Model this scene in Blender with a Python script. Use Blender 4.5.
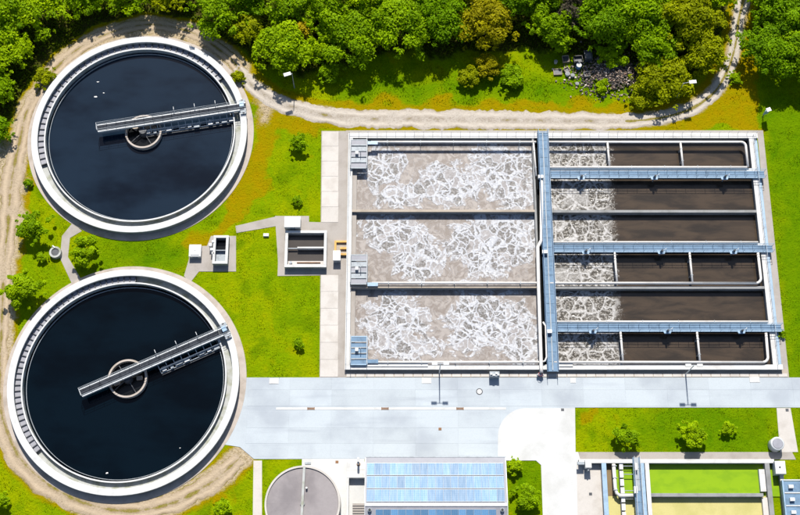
import bpy, math, random
import numpy as np
from mathutils import Vector, noise as mnoise

random.seed(7); RNG = np.random.default_rng(7)
scene = bpy.context.scene
for o in list(bpy.data.objects): bpy.data.objects.remove(o)

# ------------------------------------------------------------------ camera, sky, sun, exposure
F_PX, TILT, DIST = 1200.0, math.radians(19.5), 187.5
SN, CS = math.sin(TILT), math.cos(TILT)
cam_data = bpy.data.cameras.new('camera'); cam = bpy.data.objects.new('camera', cam_data)
scene.collection.objects.link(cam)
cam.location = (0, -DIST*SN, DIST*CS); cam.rotation_euler = (TILT, 0, 0)
cam_data.sensor_fit = 'HORIZONTAL'; cam_data.sensor_width = 36; cam_data.lens = 36*F_PX/800
cam_data.clip_start = 1; cam_data.clip_end = 5000
scene.camera = cam

SUN_ELEV = math.radians(50)
world = bpy.data.worlds.new('World'); scene.world = world; world.use_nodes = True
wn = world.node_tree.nodes; wl = world.node_tree.links
bg = wn['Background']; sky = wn.new('ShaderNodeTexSky'); sky.sky_type = 'NISHITA'; sky.sun_disc = False
sky.sun_elevation = SUN_ELEV; sky.sun_rotation = 0.0
wl.new(sky.outputs[0], bg.inputs[0]); bg.inputs[1].default_value = 0.085
sd = bpy.data.lights.new('sun', 'SUN'); sun = bpy.data.objects.new('sun', sd); scene.collection.objects.link(sun)
sd.energy = 4.9; sd.angle = math.radians(1.6); sd.color = (1.0, 0.95, 0.86)
sun.rotation_euler = (-(math.pi/2-SUN_ELEV), 0, 0); sun.location = (0, 60, 90)
scene.view_settings.view_transform = 'Standard'; scene.view_settings.look = 'None'
scene.view_settings.exposure = 0.70; scene.view_settings.gamma = 1
scene.render.engine = 'CYCLES'
scene.render.resolution_x = 1024; scene.render.resolution_y = 659

C = scene.collection

# ------------------------------------------------------------------ survey helpers (picture point -> place on the ground plane)
def P(px, py, z=0.0):
    u, v = px-400.0, 257.5-py
    y = (v*(DIST-z*CS)-F_PX*z*SN)/(F_PX*CS-v*SN)
    d = DIST+y*SN-z*CS
    return Vector((u*d/F_PX, y, z))
def Q(x, y, z=0.0):
    d = DIST+y*SN-z*CS
    return 400+F_PX*x/d, 257.5-F_PX*(y*CS+z*SN)/d

# ------------------------------------------------------------------ mesh helpers
class MB:
    def __init__(s): s.v = []; s.f = []
    def add(s, vs, fs):
        b = len(s.v); s.v += [tuple(p) for p in vs]; s.f += [tuple(b+i for i in f) for f in fs]; return s
    def box(s, x0, x1, y0, y1, z0, z1):
        if x1 < x0: x0, x1 = x1, x0
        if y1 < y0: y0, y1 = y1, y0
        vs = [(x, y, z) for z in (z0, z1) for x, y in ((x0,y0),(x1,y0),(x1,y1),(x0,y1))]
        return s.add(vs, [(3,2,1,0),(4,5,6,7),(0,1,5,4),(1,2,6,5),(2,3,7,6),(3,0,4,7)])
    def cbox(s, c, sx, sy, z0, z1, ang=0):
        ca, sa = math.cos(ang), math.sin(ang); pts = []
        for z in (z0, z1):
            for a, b in ((-1,-1),(1,-1),(1,1),(-1,1)):
                x, y = a*sx/2, b*sy/2
                pts.append((c[0]+x*ca-y*sa, c[1]+x*sa+y*ca, z))
        return s.add(pts, [(3,2,1,0),(4,5,6,7),(0,1,5,4),(1,2,6,5),(2,3,7,6),(3,0,4,7)])
    def bev(s, x0, x1, y0, y1, z0, z1, b=0.03):
        # box with a chamfered top edge
        if x1 < x0: x0, x1 = x1, x0
        if y1 < y0: y0, y1 = y1, y0
        lo = [(x0,y0),(x1,y0),(x1,y1),(x0,y1)]; hi = [(x0+b,y0+b),(x1-b,y0+b),(x1-b,y1-b),(x0+b,y1-b)]
        vs = [(x,y,z0) for x,y in lo]+[(x,y,z1-b) for x,y in lo]+[(x,y,z1) for x,y in hi]
        fs = [(3,2,1,0),(8,9,10,11)]
        for k in range(4):
            n = (k+1) % 4; fs += [(k,n,4+n,4+k),(4+k,4+n,8+n,8+k)]
        return s.add(vs, fs)
    def prism(s, poly, z0, z1):
        n = len(poly)
        a = sum(poly[i][0]*poly[(i+1)%n][1]-poly[(i+1)%n][0]*poly[i][1] for i in range(n))
        if a < 0: poly = poly[::-1]
        vs = [(p[0],p[1],z0) for p in poly]+[(p[0],p[1],z1) for p in poly]
        return s.add(vs, [tuple(range(n-1,-1,-1)), tuple(range(n,2*n))]+[(i,(i+1)%n,n+(i+1)%n,n+i) for i in range(n)])
    def lathe(s, c, prof, n=96, a0=0.0, a1=2*math.pi, close=False):
        # prof: list of (r, z) revolved round a vertical axis at c; r below zero is not allowed
        full = abs(a1-a0-2*math.pi) < 1e-6; m = n if full else n+1; k = len(prof); vs = []
        for i in range(m):
            a = a0+(a1-a0)*i/n; ca, sa = math.cos(a), math.sin(a)
            vs += [(c[0]+r*ca, c[1]+r*sa, z) for r, z in prof]
        fs = []
        for i in range(n):
            j = (i+1) % m
            for q in range(k if close else k-1):
                w = (q+1) % k
                fs.append((i*k+q, j*k+q, j*k+w, i*k+w))
        return s.add(vs, fs)
    def disc(s, c, r, z, n=96):
        return s.add([(c[0]+r*math.cos(2*math.pi*i/n), c[1]+r*math.sin(2*math.pi*i/n), z) for i in range(n)], [tuple(range(n))])
    def tube(s, pts, r, n=8, r1=None):
        pts = [Vector(p) for p in pts]; m = len(pts); vs = []; 
        for i, p in enumerate(pts):
            t = (pts[min(i+1,m-1)]-pts[max(i-1,0)]).normalized()
            up = Vector((0,0,1)) if abs(t.z) < 0.95 else Vector((0,1,0))
            a = t.cross(up).normalized(); b = a.cross(t).normalized()
            rr = r if r1 is None else r+(r1-r)*i/(m-1)
            vs += [p+rr*(a*math.cos(2*math.pi*k/n)+b*math.sin(2*math.pi*k/n)) for k in range(n)]
        fs = [(i*n+k, i*n+(k+1)%n, (i+1)*n+(k+1)%n, (i+1)*n+k) for i in range(m-1) for k in range(n)]
        fs += [tuple(range(n-1,-1,-1)), tuple(range((m-1)*n, m*n))]
        return s.add(vs, fs)
    def cyl(s, c, r, z0, z1, n=16, r1=None):
        return s.tube([(c[0],c[1],z0),(c[0],c[1],z1)], r, n, r1)
    def mesh(s, name, mat, off=(0,0,0), smooth=False):
        me = bpy.data.meshes.new(name)
        me.from_pydata([(x-off[0],y-off[1],z-off[2]) for x,y,z in s.v], [], s.f)
        me.materials.append(mat); me.update()
        if smooth: me.polygons.foreach_set('use_smooth', [True]*len(me.polygons))
        return me
    def build(s, name, mat, parent=None, smooth=False, origin=None):
        off = wloc(parent) if parent else (Vector(origin) if origin else Vector((0,0,0)))
        o = bpy.data.objects.new(name, s.mesh(name, mat, off, smooth)); C.objects.link(o)
        if parent: o.parent = parent
        else: o.location = off
        return o
def wloc(o):
    v = Vector((0,0,0))
    while o: v = v+o.location; o = o.parent
    return v
def tag(o, label=None, cat=None, group=None, kind=None):
    if label: o['label'] = label
    if cat: o['category'] = cat
    if group: o['group'] = group
    if kind: o['kind'] = kind
    return o
def thing(name, label, cat, loc=(0,0,0), group=None):
    o = bpy.data.objects.new(name, None); C.objects.link(o); o.location = loc; o.empty_display_size = 0.5
    return tag(o, label, cat, group)
def struct(name, mb, mat, label=None, smooth=False):
    o = mb.build(name, mat, smooth=smooth); tag(o, label, None, None, 'structure'); return o
def array_mesh(name, verts, faces, mat, tint=None):
    me = bpy.data.meshes.new(name); nv, (nf, k) = len(verts), faces.shape
    me.vertices.add(nv); me.vertices.foreach_set('co', np.asarray(verts, np.float32).ravel())
    me.loops.add(nf*k); me.loops.foreach_set('vertex_index', faces.astype(np.int32).ravel())
    me.polygons.add(nf); me.polygons.foreach_set('loop_start', np.arange(0, nf*k, k, dtype=np.int32))
    me.polygons.foreach_set('loop_total', np.full(nf, k, np.int32))
    me.materials.append(mat); me.update(calc_edges=True)
    if tint is not None:
        at = me.color_attributes.new('tint', 'FLOAT_COLOR', 'POINT')
        col = np.ones((nv,4), np.float32); col[:, :tint.shape[1]] = tint; at.data.foreach_set('color', col.ravel())
    return me

# ------------------------------------------------------------------ materials
def newmat(name):
    m = bpy.data.materials.new(name); m.use_nodes = True
    nt = m.node_tree; b = nt.nodes['Principled BSDF']; return m, nt, b
def N(nt, t, **kw):
    n = nt.nodes.new(t)
    for k, v in kw.items():
        if hasattr(n, k): setattr(n, k, v)
        else: n.inputs[k.replace('_', ' ')].default_value = v
    return n
def lk(nt, a, b): nt.links.new(a, b)
def mixc(nt, fac, a, b, mode='MIX'):
    n = nt.nodes.new('ShaderNodeMix'); n.data_type = 'RGBA'; n.blend_type = mode; n.clamp_factor = True
    for i, v in ((0, fac), (6, a), (7, b)):
        if hasattr(v, 'links'): lk(nt, v, n.inputs[i])
        elif isinstance(v, tuple): n.inputs[i].default_value = v if len(v) == 4 else (*v, 1)
        else: n.inputs[i].default_value = v
    return n.outputs[2]
def math_(nt, op, a, b=0.0, c=None, clamp=False):
    n = nt.nodes.new('ShaderNodeMath'); n.operation = op; n.use_clamp = clamp
    for i, v in enumerate((a, b, c)):
        if v is None: continue
        if hasattr(v, 'links'): lk(nt, v, n.inputs[i])
        else: n.inputs[i].default_value = v
    return n.outputs[0]
def ramp(nt, x, lo, hi, a=0.0, b=1.0):
    n = nt.nodes.new('ShaderNodeMapRange'); n.interpolation_type = 'SMOOTHSTEP'
    lk(nt, x, n.inputs[0])
    for i, v in zip((1,2,3,4), (lo,hi,a,b)): n.inputs[i].default_value = v
    return n.outputs[0]
def pos(nt): return nt.nodes.new('ShaderNodeNewGeometry').outputs['Position']
def noise(nt, vec, scale, detail=4, rough=0.55, dist=0.0):
    n = N(nt, 'ShaderNodeTexNoise'); lk(nt, vec, n.inputs['Vector'])
    n.inputs['Scale'].default_value = scale; n.inputs['Detail'].default_value = detail
    n.inputs['Roughness'].default_value = rough; n.inputs['Distortion'].default_value = dist
    return n
def scaled(nt, vec, s):
    n = nt.nodes.new('ShaderNodeMapping'); lk(nt, vec, n.inputs[0]); n.inputs['Scale'].default_value = s; return n.outputs[0]
def bump(nt, b, h, strength, dist=0.1):
    n = nt.nodes.new('ShaderNodeBump'); lk(nt, h, n.inputs['Height'])
    n.inputs['Strength'].default_value = strength; n.inputs['Distance'].default_value = dist
    lk(nt, n.outputs[0], b.inputs['Normal'])
def surface(name, col, dark=None, scale=0.5, amt=0.6, rough=0.8, metal=0.0, fine=6.0, bstr=0.3, spec=0.4, objvar=0.0, streak=None):
    """painted or mineral surface: blotches at two scales, fine grain and a little relief"""
    m, nt, b = newmat(name); p = pos(nt)
    dark = dark or tuple(c*0.62 for c in col)
    n1 = noise(nt, p, scale, 5); n2 = noise(nt, p, fine, 4, 0.65)
    f = ramp(nt, n1.outputs[0], 0.42, 0.72, 0.0, amt)
    c = mixc(nt, f, col, dark)
    c = mixc(nt, ramp(nt, n2.outputs[0], 0.35, 0.75, 0.0, 0.28), c, tuple(x*0.72 for x in col))
    if streak:
        s = noise(nt, scaled(nt, p, streak), 1.0, 4, 0.6)
        c = mixc(nt, ramp(nt, s.outputs[0], 0.52, 0.75, 0.0, 0.55), c, dark)
    if objvar:
        oi = nt.nodes.new('ShaderNodeObjectInfo'); h = nt.nodes.new('ShaderNodeHueSaturation')
        lk(nt, math_(nt, 'MULTIPLY_ADD', oi.outputs['Random'], objvar*2, 1-objvar), h.inputs['Value']); lk(nt, c, h.inputs['Color'])
        c = h.outputs[0]
    lk(nt, c, b.inputs['Base Color'])
    b.inputs['Roughness'].default_value = rough; b.inputs['Metallic'].default_value = metal
    b.inputs['Specular IOR Level'].default_value = spec
    bump(nt, b, n2.outputs[0], bstr, 0.02)
    return m
M = {}
M['white'] = surface('white_concrete', (0.50,0.50,0.495), (0.30,0.295,0.285), 0.7, 0.5, streak=(0.25,2.2,1))
M['rim'] = surface('rim_concrete', (0.49,0.495,0.50), (0.30,0.305,0.29), 0.9, 0.45, fine=3.0)
M['grey'] = surface('grey_concrete', (0.215,0.22,0.225), (0.11,0.11,0.10), 0.6, 0.6)  # concrete colour darkened to deepen the shade on the inner tank walls
M['launder'] = surface('launder_concrete', (0.34,0.35,0.345), (0.17,0.18,0.10), 0.8, 0.75, fine=3.0)
M['tan'] = surface('tan_concrete', (0.33,0.285,0.235), (0.20,0.165,0.13), 0.5, 0.6)
M['apron'] = surface('apron_concrete', (0.30,0.275,0.255), (0.20,0.178,0.155), 0.4, 0.6)
M['ringpath'] = surface('ring_path_concrete', (0.37,0.325,0.29), (0.22,0.185,0.15), 0.45, 0.7)
M['yard'] = surface('yard_concrete', (0.345,0.385,0.42), (0.225,0.252,0.295), 0.13, 0.75, rough=0.62, objvar=0.055, bstr=0.15, streak=(0.05,0.6,1))
M['forecourt'] = surface('forecourt_concrete', (0.46,0.465,0.465), (0.34,0.34,0.33), 0.25, 0.6, bstr=0.15)
M['slabwhite'] = surface('path_concrete', (0.44,0.415,0.39), (0.30,0.27,0.24), 0.5, 0.5, objvar=0.05)
M['paint'] = surface('white_paint', (0.58,0.58,0.58), (0.42,0.40,0.37), 1.2, 0.35, rough=0.45, bstr=0.05)
M['pipe'] = surface('pipe_white', (0.56,0.545,0.53), (0.37,0.33,0.30), 0.8, 0.4, rough=0.4, bstr=0.05)
M['blue'] = surface('blue_steel', (0.135,0.215,0.315), (0.065,0.105,0.16), 1.3, 0.6, rough=0.7, spec=0.2, bstr=0.1, objvar=0.06)
M['paleblue'] = surface('pale_blue_steel', (0.245,0.355,0.475), (0.14,0.20,0.27), 1.5, 0.5, rough=0.4, bstr=0.05)
M['galv'] = surface('galvanised_steel', (0.27,0.30,0.33), (0.14,0.155,0.175), 2.0, 0.6, rough=0.6, metal=0.15, bstr=0.08)
M['darksteel'] = surface('dark_steel', (0.055,0.06,0.07), (0.02,0.022,0.025), 2.0, 0.6, rough=0.5)
M['rail'] = surface('rail_aluminium', (0.48,0.50,0.52), (0.30,0.31,0.33), 2.0, 0.4, rough=0.5, metal=0.1, bstr=0.03)
M['deck'] = surface('dark_grating', (0.045,0.05,0.06), (0.018,0.02,0.024), 2.0, 0.6, rough=0.95, spec=0.05, objvar=0.2)
M['rust'] = surface('rusty_iron', (0.20,0.10,0.045), (0.07,0.04,0.025), 3.0, 0.7)
M['black'] = surface('black_plastic', (0.025,0.026,0.028), None, 2.0, 0.5, rough=0.5)
M['sand'] = surface('yellow_formwork', (0.55,0.33,0.10), (0.30,0.17,0.05), 1.2, 0.6)
M['roofmetal'] = surface('roof_metal', (0.24,0.245,0.28), (0.17,0.175,0.20), 0.8, 0.5, rough=0.6)
M['wall'] = surface('render_wall', (0.46,0.45,0.43), (0.31,0.30,0.28), 0.8, 0.5)
M['bark'] = surface('bark', (0.10,0.07,0.045), (0.04,0.03,0.02), 3.0, 0.7, bstr=0.8)
M['lid'] = surface('tank_lid', (0.235,0.215,0.22), (0.135,0.122,0.13), 0.22, 0.75, fine=2.5)
M['mud'] = surface('dry_sludge', (0.42,0.38,0.15), (0.31,0.29,0.085), 0.3, 0.6, streak=(0.08,0.8,1))
M['brownmud'] = surface('brown_mud', (0.17,0.12,0.06), (0.09,0.065,0.035), 0.6, 0.6)
M['redpaint'] = surface('red_paint', (0.45,0.06,0.04), None, 2, 0.4)
M['bluepaint'] = surface('blue_drum_paint', (0.10,0.22,0.45), None, 2, 0.4, rough=0.4)
M['wood'] = surface('weathered_wood', (0.30,0.24,0.18), (0.14,0.11,0.08), 2.5, 0.6, objvar=0.1)
M['lens'] = surface('lamp_glass', (0.80,0.82,0.84), None, 1, 0.1, rough=0.2)

def solar_mat():
    m, nt, b = newmat('solar_glass'); p = pos(nt)
    oi = nt.nodes.new('ShaderNodeObjectInfo')
    tc = nt.nodes.new('ShaderNodeTexCoord')
    br = N(nt, 'ShaderNodeTexBrick'); lk(nt, scaled(nt, tc.outputs['Object'], (1,1,1)), br.inputs['Vector'])
    br.offset = 0.0; br.inputs['Scale'].default_value = 1.0; br.inputs['Brick Width'].default_value = 0.19; br.inputs['Row Height'].default_value = 0.19
    br.inputs['Mortar Size'].default_value = 0.008
    br.inputs['Color1'].default_value = (0.055,0.15,0.29,1); br.inputs['Color2'].default_value = (0.065,0.17,0.31,1); br.inputs['Mortar'].default_value = (0.22,0.34,0.48,1)
    h = nt.nodes.new('ShaderNodeHueSaturation'); lk(nt, br.outputs[0], h.inputs['Color'])
    lk(nt, math_(nt, 'MULTIPLY_ADD', oi.outputs['Random'], 0.5, 0.75), h.inputs['Value'])
    lk(nt, h.outputs[0], b.inputs['Base Color'])
    s = noise(nt, scaled(nt, p, (5,0.4,1)), 1.0, 3)
    lk(nt, ramp(nt, s.outputs[0], 0.3, 0.7, 0.42, 0.52), b.inputs['Roughness'])
    b.inputs['Specular IOR Level'].default_value = 0.36
    return m
M['solar'] = solar_mat()

def water_mat(name, col, rough=0.06, col2=None, bstr=0.02, bscale=0.8, amt=0.6, nscale=0.12, spec=0.5):
    m, nt, b = newmat(name); p = pos(nt)
    n1 = noise(nt, scaled(nt, p, (1,1.8,1)), nscale, 4)
    c = mixc(nt, ramp(nt, n1.outputs[0], 0.4, 0.68, 0, amt), col, col2 or tuple(x*0.6 for x in col))
    lk(nt, c, b.inputs['Base Color'])
    b.inputs['Roughness'].default_value = rough; b.inputs['IOR'].default_value = 1.33; b.inputs['Specular IOR Level'].default_value = spec
    n2 = noise(nt, p, bscale, 3); bump(nt, b, n2.outputs[0], bstr, 0.1)
    return m
M['deepwater'] = water_mat('settled_water', (0.0065,0.0140,0.026), 0.05, (0.0010,0.0028,0.007), 0.03, 0.5, 0.9, 0.07)
M['deepwater2'] = water_mat('settled_water_dark', (0.0010,0.0040,0.0075), 0.05, (0.0004,0.0014,0.0028), 0.03, 0.5, 0.9, 0.08, spec=0.3)
M['brownwater'] = water_mat('brown_water', (0.050,0.037,0.027), 0.12, (0.029,0.023,0.018), 0.05, 0.9, 0.7, 0.35)
M['blackwater'] = water_mat('channel_water', (0.006,0.007,0.008), 0.15)
M['greenwater'] = water_mat('green_water', (0.178,0.300,0.002), 0.35, (0.135,0.250,0.002), 0.03, 1.0, 0.8, 0.45)
M['chamberwater'] = water_mat('chamber_water', (0.055,0.048,0.044), 0.2, (0.035,0.03,0.028), 0.04, 1.5)

def foam_mat(name, west, xf=0.0):
    """froth on aerated water: plumes over the diffusers, a net of bubble strands, open cells and drifting scum"""
    m, nt, b = newmat(name); p = pos(nt)
    w = noise(nt, p, 0.45, 3, 0.5); w2 = noise(nt, p, 1.6, 2, 0.5)
    def vm(op, a, bb=None, sc=None):
        n = nt.nodes.new('ShaderNodeVectorMath'); n.operation = op; lk(nt, a, n.inputs[0])
        if bb is not None:
            if hasattr(bb, 'links'): lk(nt, bb, n.inputs[1])
            else: n.inputs[1].default_value = bb
        if sc is not None: n.inputs['Scale'].default_value = sc
        return n.outputs['Value'] if op == 'LENGTH' else n.outputs[0]
    def warp(vec, nz, a): return vm('ADD', vec, vm('SCALE', vm('SUBTRACT', nz.outputs['Color'], (0.5,0.5,0.5)), None, a))
    q = scaled(nt, warp(warp(p, w, 2.2 if west else 1.1), w2, 0.6), (1,1,0))
    def vor(scale, feat):
        n = nt.nodes.new('ShaderNodeTexVoronoi'); n.feature = feat; lk(nt, q, n.inputs['Vector']); n.inputs['Scale'].default_value = scale; return n
    fine = noise(nt, p, 3.2, 3, 0.6)
    if west:
        d = None
        for px, py, rx, ry in PLUMES:
            c = P(px, py, WZ); rx, ry = rx*0.156, ry*0.172
            l = vm('LENGTH', vm('MULTIPLY', vm('SUBTRACT', p, (c.x,c.y,c.z)), (1/rx,1/ry,0)))
            d = l if d is None else math_(nt, 'SMOOTH_MIN', d, l, 0.25)
        pn = noise(nt, p, 0.33, 4, 0.6, 0.8)
        fld = math_(nt, 'ADD', d, math_(nt, 'MULTIPLY', math_(nt, 'SUBTRACT', pn.outputs[0], 0.5), 2.1))
        patch = ramp(nt, fld, 0.80, 1.02, 1.0, 0.0)
        e1, e2, e3 = (vor(k, 'DISTANCE_TO_EDGE').outputs['Distance'] for k in (0.34, 0.66, 1.5))
        sep = nt.nodes.new('ShaderNodeSeparateColor'); lk(nt, vor(0.66, 'F1').outputs['Color'], sep.inputs[0])
        big = noise(nt, p, 0.20, 2)
        op = ramp(nt, math_(nt, 'ADD', sep.outputs[0], math_(nt, 'MULTIPLY', math_(nt, 'SUBTRACT', big.outputs[0], 0.5), 1.2)), 0.30, 0.36)
        s2 = ramp(nt, e2, 0.035, 0.095, 1.0, 0.0); s1 = ramp(nt, e1, 0.02, 0.06, 1.0, 0.0)
        s3 = math_(nt, 'MULTIPLY', ramp(nt, e3, 0.03, 0.11, 1.0, 0.0), ramp(nt, w2.outputs[0], 0.45, 0.62, 0.0, 0.75))
        film = math_(nt, 'MULTIPLY_ADD', op, -0.60, math_(nt, 'MULTIPLY_ADD', fine.outputs[0], 0.35, 0.20))
        foam = math_(nt, 'MAXIMUM', math_(nt, 'MAXIMUM', film, s2), math_(nt, 'MAXIMUM', s1, s3))
        foam = math_(nt, 'MULTIPLY', foam, patch)
        rim = math_(nt, 'MULTIPLY', ramp(nt, fld, 0.80, 0.93), ramp(nt, fld, 0.97, 1.07, 1.0, 0.0))
        foam = math_(nt, 'MAXIMUM', foam, math_(nt, 'MULTIPLY', rim, ramp(nt, w2.outputs[0], 0.38, 0.55, 0.15, 0.95)))
        wisp = noise(nt, q, 0.55, 4, 0.6, 2.0)
        foam = math_(nt, 'MAXIMUM', foam, ramp(nt, math_(nt, 'ABSOLUTE', math_(nt, 'SUBTRACT', wisp.outputs[0], 0.5)), 0.0, 0.014, 0.35, 0.0))
        scum = mixc(nt, ramp(nt, wisp.outputs[0], 0.36, 0.66), (0.158,0.132,0.117), (0.262,0.236,0.222))
        cell = mixc(nt, ramp(nt, fine.outputs[0], 0.35, 0.65), (0.082,0.075,0.070), (0.20,0.19,0.188))
        body = mixc(nt, math_(nt, 'MULTIPLY', patch, op), scum, cell)
        white = mixc(nt, ramp(nt, fine.outputs[0], 0.35, 0.7), (0.34,0.348,0.375), (0.47,0.48,0.505))
        rgh = 0.5
    else:
        e1, e2 = (vor(k, 'DISTANCE_TO_EDGE').outputs['Distance'] for k in (0.50, 1.15))
        pn = noise(nt, p, 0.25, 3, 0.55, 0.6)
        l1 = ramp(nt, e1, 0.025, 0.09, 1.0, 0.0)
        l2 = math_(nt, 'MULTIPLY', ramp(nt, e2, 0.02, 0.12, 1.0, 0.0), ramp(nt, w2.outputs[0], 0.40, 0.60, 0.05, 0.8))
        foam = math_(nt, 'MAXIMUM', math_(nt, 'MAXIMUM', l1, l2), ramp(nt, pn.outputs[0], 0.55, 0.66, 0.0, 0.6))
        sx = nt.nodes.new('ShaderNodeSeparateXYZ'); lk(nt, p, sx.inputs[0])
        edge = math_(nt, 'ADD', math_(nt, 'SUBTRACT', sx.outputs[0], xf), math_(nt, 'MULTIPLY', math_(nt, 'SUBTRACT', w2.outputs[0], 0.5), 2.2))
        zone = ramp(nt, edge, -0.9, 0.5, 1.0, 0.0)
        stray = math_(nt, 'MULTIPLY', ramp(nt, edge, 0.0, 1.2, 0.30, 0.0), ramp(nt, fine.outputs[0], 0.52, 0.68))
        foam = math_(nt, 'MAXIMUM', math_(nt, 'MULTIPLY', foam, zone), stray)
        n1 = noise(nt, scaled(nt, p, (0.35,1.3,1)), 0.5, 4, 0.6, 0.5)
        brown = mixc(nt, ramp(nt, n1.outputs[0], 0.35, 0.68), (0.052,0.038,0.027), (0.026,0.021,0.017))
        cell = mixc(nt, ramp(nt, fine.outputs[0], 0.35, 0.68), (0.055,0.050,0.042), (0.135,0.122,0.106))
        body = mixc(nt, zone, brown, cell)
        white = mixc(nt, ramp(nt, fine.outputs[0], 0.3, 0.7), (0.26,0.25,0.24), (0.45,0.445,0.445))
        rgh = 0.16
    c = mixc(nt, foam, body, white)
    lk(nt, c, b.inputs['Base Color'])
    lk(nt, ramp(nt, foam, 0, 0.5, rgh, 0.9), b.inputs['Roughness']); b.inputs['Specular IOR Level'].default_value = 0.3
    bump(nt, b, math_(nt, 'ADD', foam, math_(nt, 'MULTIPLY', fine.outputs[0], 0.12)), 0.4, 0.12)
    return m

def ground_mat():
    m, nt, b = newmat('ground_grass'); p = pos(nt)
    at = nt.nodes.new('ShaderNodeAttribute'); at.attribute_name = 'tint'
    sep = nt.nodes.new('ShaderNodeSeparateColor'); lk(nt, at.outputs['Color'], sep.inputs[0])
    dry, forest, dirt = sep.outputs
    n1 = noise(nt, p, 0.09, 5, 0.6); n2 = noise(nt, p, 0.55, 5, 0.65); n3 = noise(nt, p, 3.0, 5, 0.7)
    g = mixc(nt, ramp(nt, n1.outputs[0], 0.38, 0.62), (0.122,0.202,0.001), (0.190,0.232,0.001))
    g = mixc(nt, ramp(nt, n2.outputs[0], 0.42, 0.70, 0, 0.7), g, (0.098,0.172,0.001))
    g = mixc(nt, ramp(nt, n3.outputs[0], 0.45, 0.75, 0, 0.55), g, (0.200,0.235,0.001))
    n4 = noise(nt, p, 0.24, 4, 0.6, 0.4)
    g = mixc(nt, ramp(nt, n4.outputs[0], 0.50, 0.68, 0, 0.75), g, (0.080,0.145,0.001))
    g = mixc(nt, ramp(nt, n4.outputs[0], 0.30, 0.42, 0.5, 0.0), g, (0.225,0.215,0.001))
    lush = at.outputs['Alpha']
    g = mixc(nt, math_(nt, 'MULTIPLY', lush, 0.8), g, mixc(nt, ramp(nt, n2.outputs[0], 0.35, 0.65), (0.050,0.130,0.001), (0.085,0.165,0.001)))
    jit = math_(nt, 'ADD', math_(nt, 'MULTIPLY', math_(nt, 'SUBTRACT', n2.outputs[0], 0.5), 0.9), math_(nt, 'MULTIPLY', math_(nt, 'SUBTRACT', n3.outputs[0], 0.5), 0.5))
    def edge(a, k=1.0): return ramp(nt, math_(nt, 'ADD', a, math_(nt, 'MULTIPLY', jit, k)), 0.3, 0.7)
    ochre = mixc(nt, ramp(nt, n2.outputs[0], 0.35, 0.65), (0.225,0.163,0.001), (0.195,0.168,0.001))
    c = mixc(nt, edge(dry, 0.8), g, ochre)
    soil = mixc(nt, ramp(nt, n3.outputs[0], 0.35, 0.7), (0.030,0.032,0.008), (0.075,0.07,0.014))
    c = mixc(nt, edge(forest), c, soil)
    sand = mixc(nt, ramp(nt, n3.outputs[0], 0.35, 0.7), (0.40,0.33,0.23), (0.24,0.18,0.10))
    c = mixc(nt, edge(dirt, 1.2), c, sand)
    lk(nt, c, b.inputs['Base Color']); b.inputs['Roughness'].default_value = 0.95; b.inputs['Specular IOR Level'].default_value = 0.0
    bump(nt, b, math_(nt, 'ADD', n3.outputs[0], n2.outputs[0]), 0.8, 0.25)
    return m
M['ground'] = ground_mat()
def track_mat(name, c0, c1, c2):
    m, nt, b = newmat(name); p = pos(nt)
    at = nt.nodes.new('ShaderNodeAttribute'); at.attribute_name = 'tint'
    sep = nt.nodes.new('ShaderNodeSeparateColor'); lk(nt, at.outputs['Color'], sep.inputs[0])
    n1 = noise(nt, p, 0.35, 5, 0.65); n3 = noise(nt, p, 3.5, 5, 0.7)
    c = mixc(nt, ramp(nt, n1.outputs[0], 0.38, 0.65), c0, c1)
    c = mixc(nt, ramp(nt, n3.outputs[0], 0.45, 0.72, 0, 0.6), c, c2)
    c = mixc(nt, math_(nt, 'MULTIPLY', sep.outputs[1], ramp(nt, n1.outputs[0], 0.3, 0.55)), c, tuple(x*1.22 for x in c0))
    wear = math_(nt, 'ADD', sep.outputs[0], math_(nt, 'MULTIPLY', math_(nt, 'SUBTRACT', n1.outputs[0], 0.5), 1.6))
    c = mixc(nt, ramp(nt, wear, 0.42, 0.75), c, mixc(nt, ramp(nt, n3.outputs[0], 0.35, 0.65), (0.13,0.13,0.012), (0.22,0.16,0.06)))
    lk(nt, c, b.inputs['Base Color']); b.inputs['Roughness'].default_value = 0.95; b.inputs['Specular IOR Level'].default_value = 0.1
    bump(nt, b, n3.outputs[0], 0.7, 0.12)
    return m
M['gravel'] = track_mat('gravel_track', (0.36,0.325,0.285), (0.25,0.215,0.175), (0.15,0.115,0.085))
M['dirt'] = track_mat('dirt_track', (0.33,0.265,0.19), (0.22,0.165,0.105), (0.13,0.10,0.055))
def leaf_mat(name, lo, hi):
    m, nt, b = newmat(name)
    at = nt.nodes.new('ShaderNodeAttribute'); at.attribute_name = 'tint'
    sep = nt.nodes.new('ShaderNodeSeparateColor'); lk(nt, at.outputs['Color'], sep.inputs[0])
    c = mixc(nt, sep.outputs[0], lo, hi)
    nt.nodes.remove(b)
    d = nt.nodes.new('ShaderNodeBsdfPrincipled'); lk(nt, c, d.inputs['Base Color']); d.inputs['Roughness'].default_value = 0.6; d.inputs['Specular IOR Level'].default_value = 0.06
    t = nt.nodes.new('ShaderNodeBsdfTranslucent'); h = nt.nodes.new('ShaderNodeHueSaturation'); lk(nt, c, h.inputs['Color']); h.inputs['Value'].default_value = 1.2
    lk(nt, h.outputs[0], t.inputs['Color'])
    mx = nt.nodes.new('ShaderNodeMixShader'); mx.inputs[0].default_value = 0.42
    lk(nt, d.outputs[0], mx.inputs[1]); lk(nt, t.outputs[0], mx.inputs[2])
    lk(nt, mx.outputs[0], nt.nodes['Material Output'].inputs[0])
    return m
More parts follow.
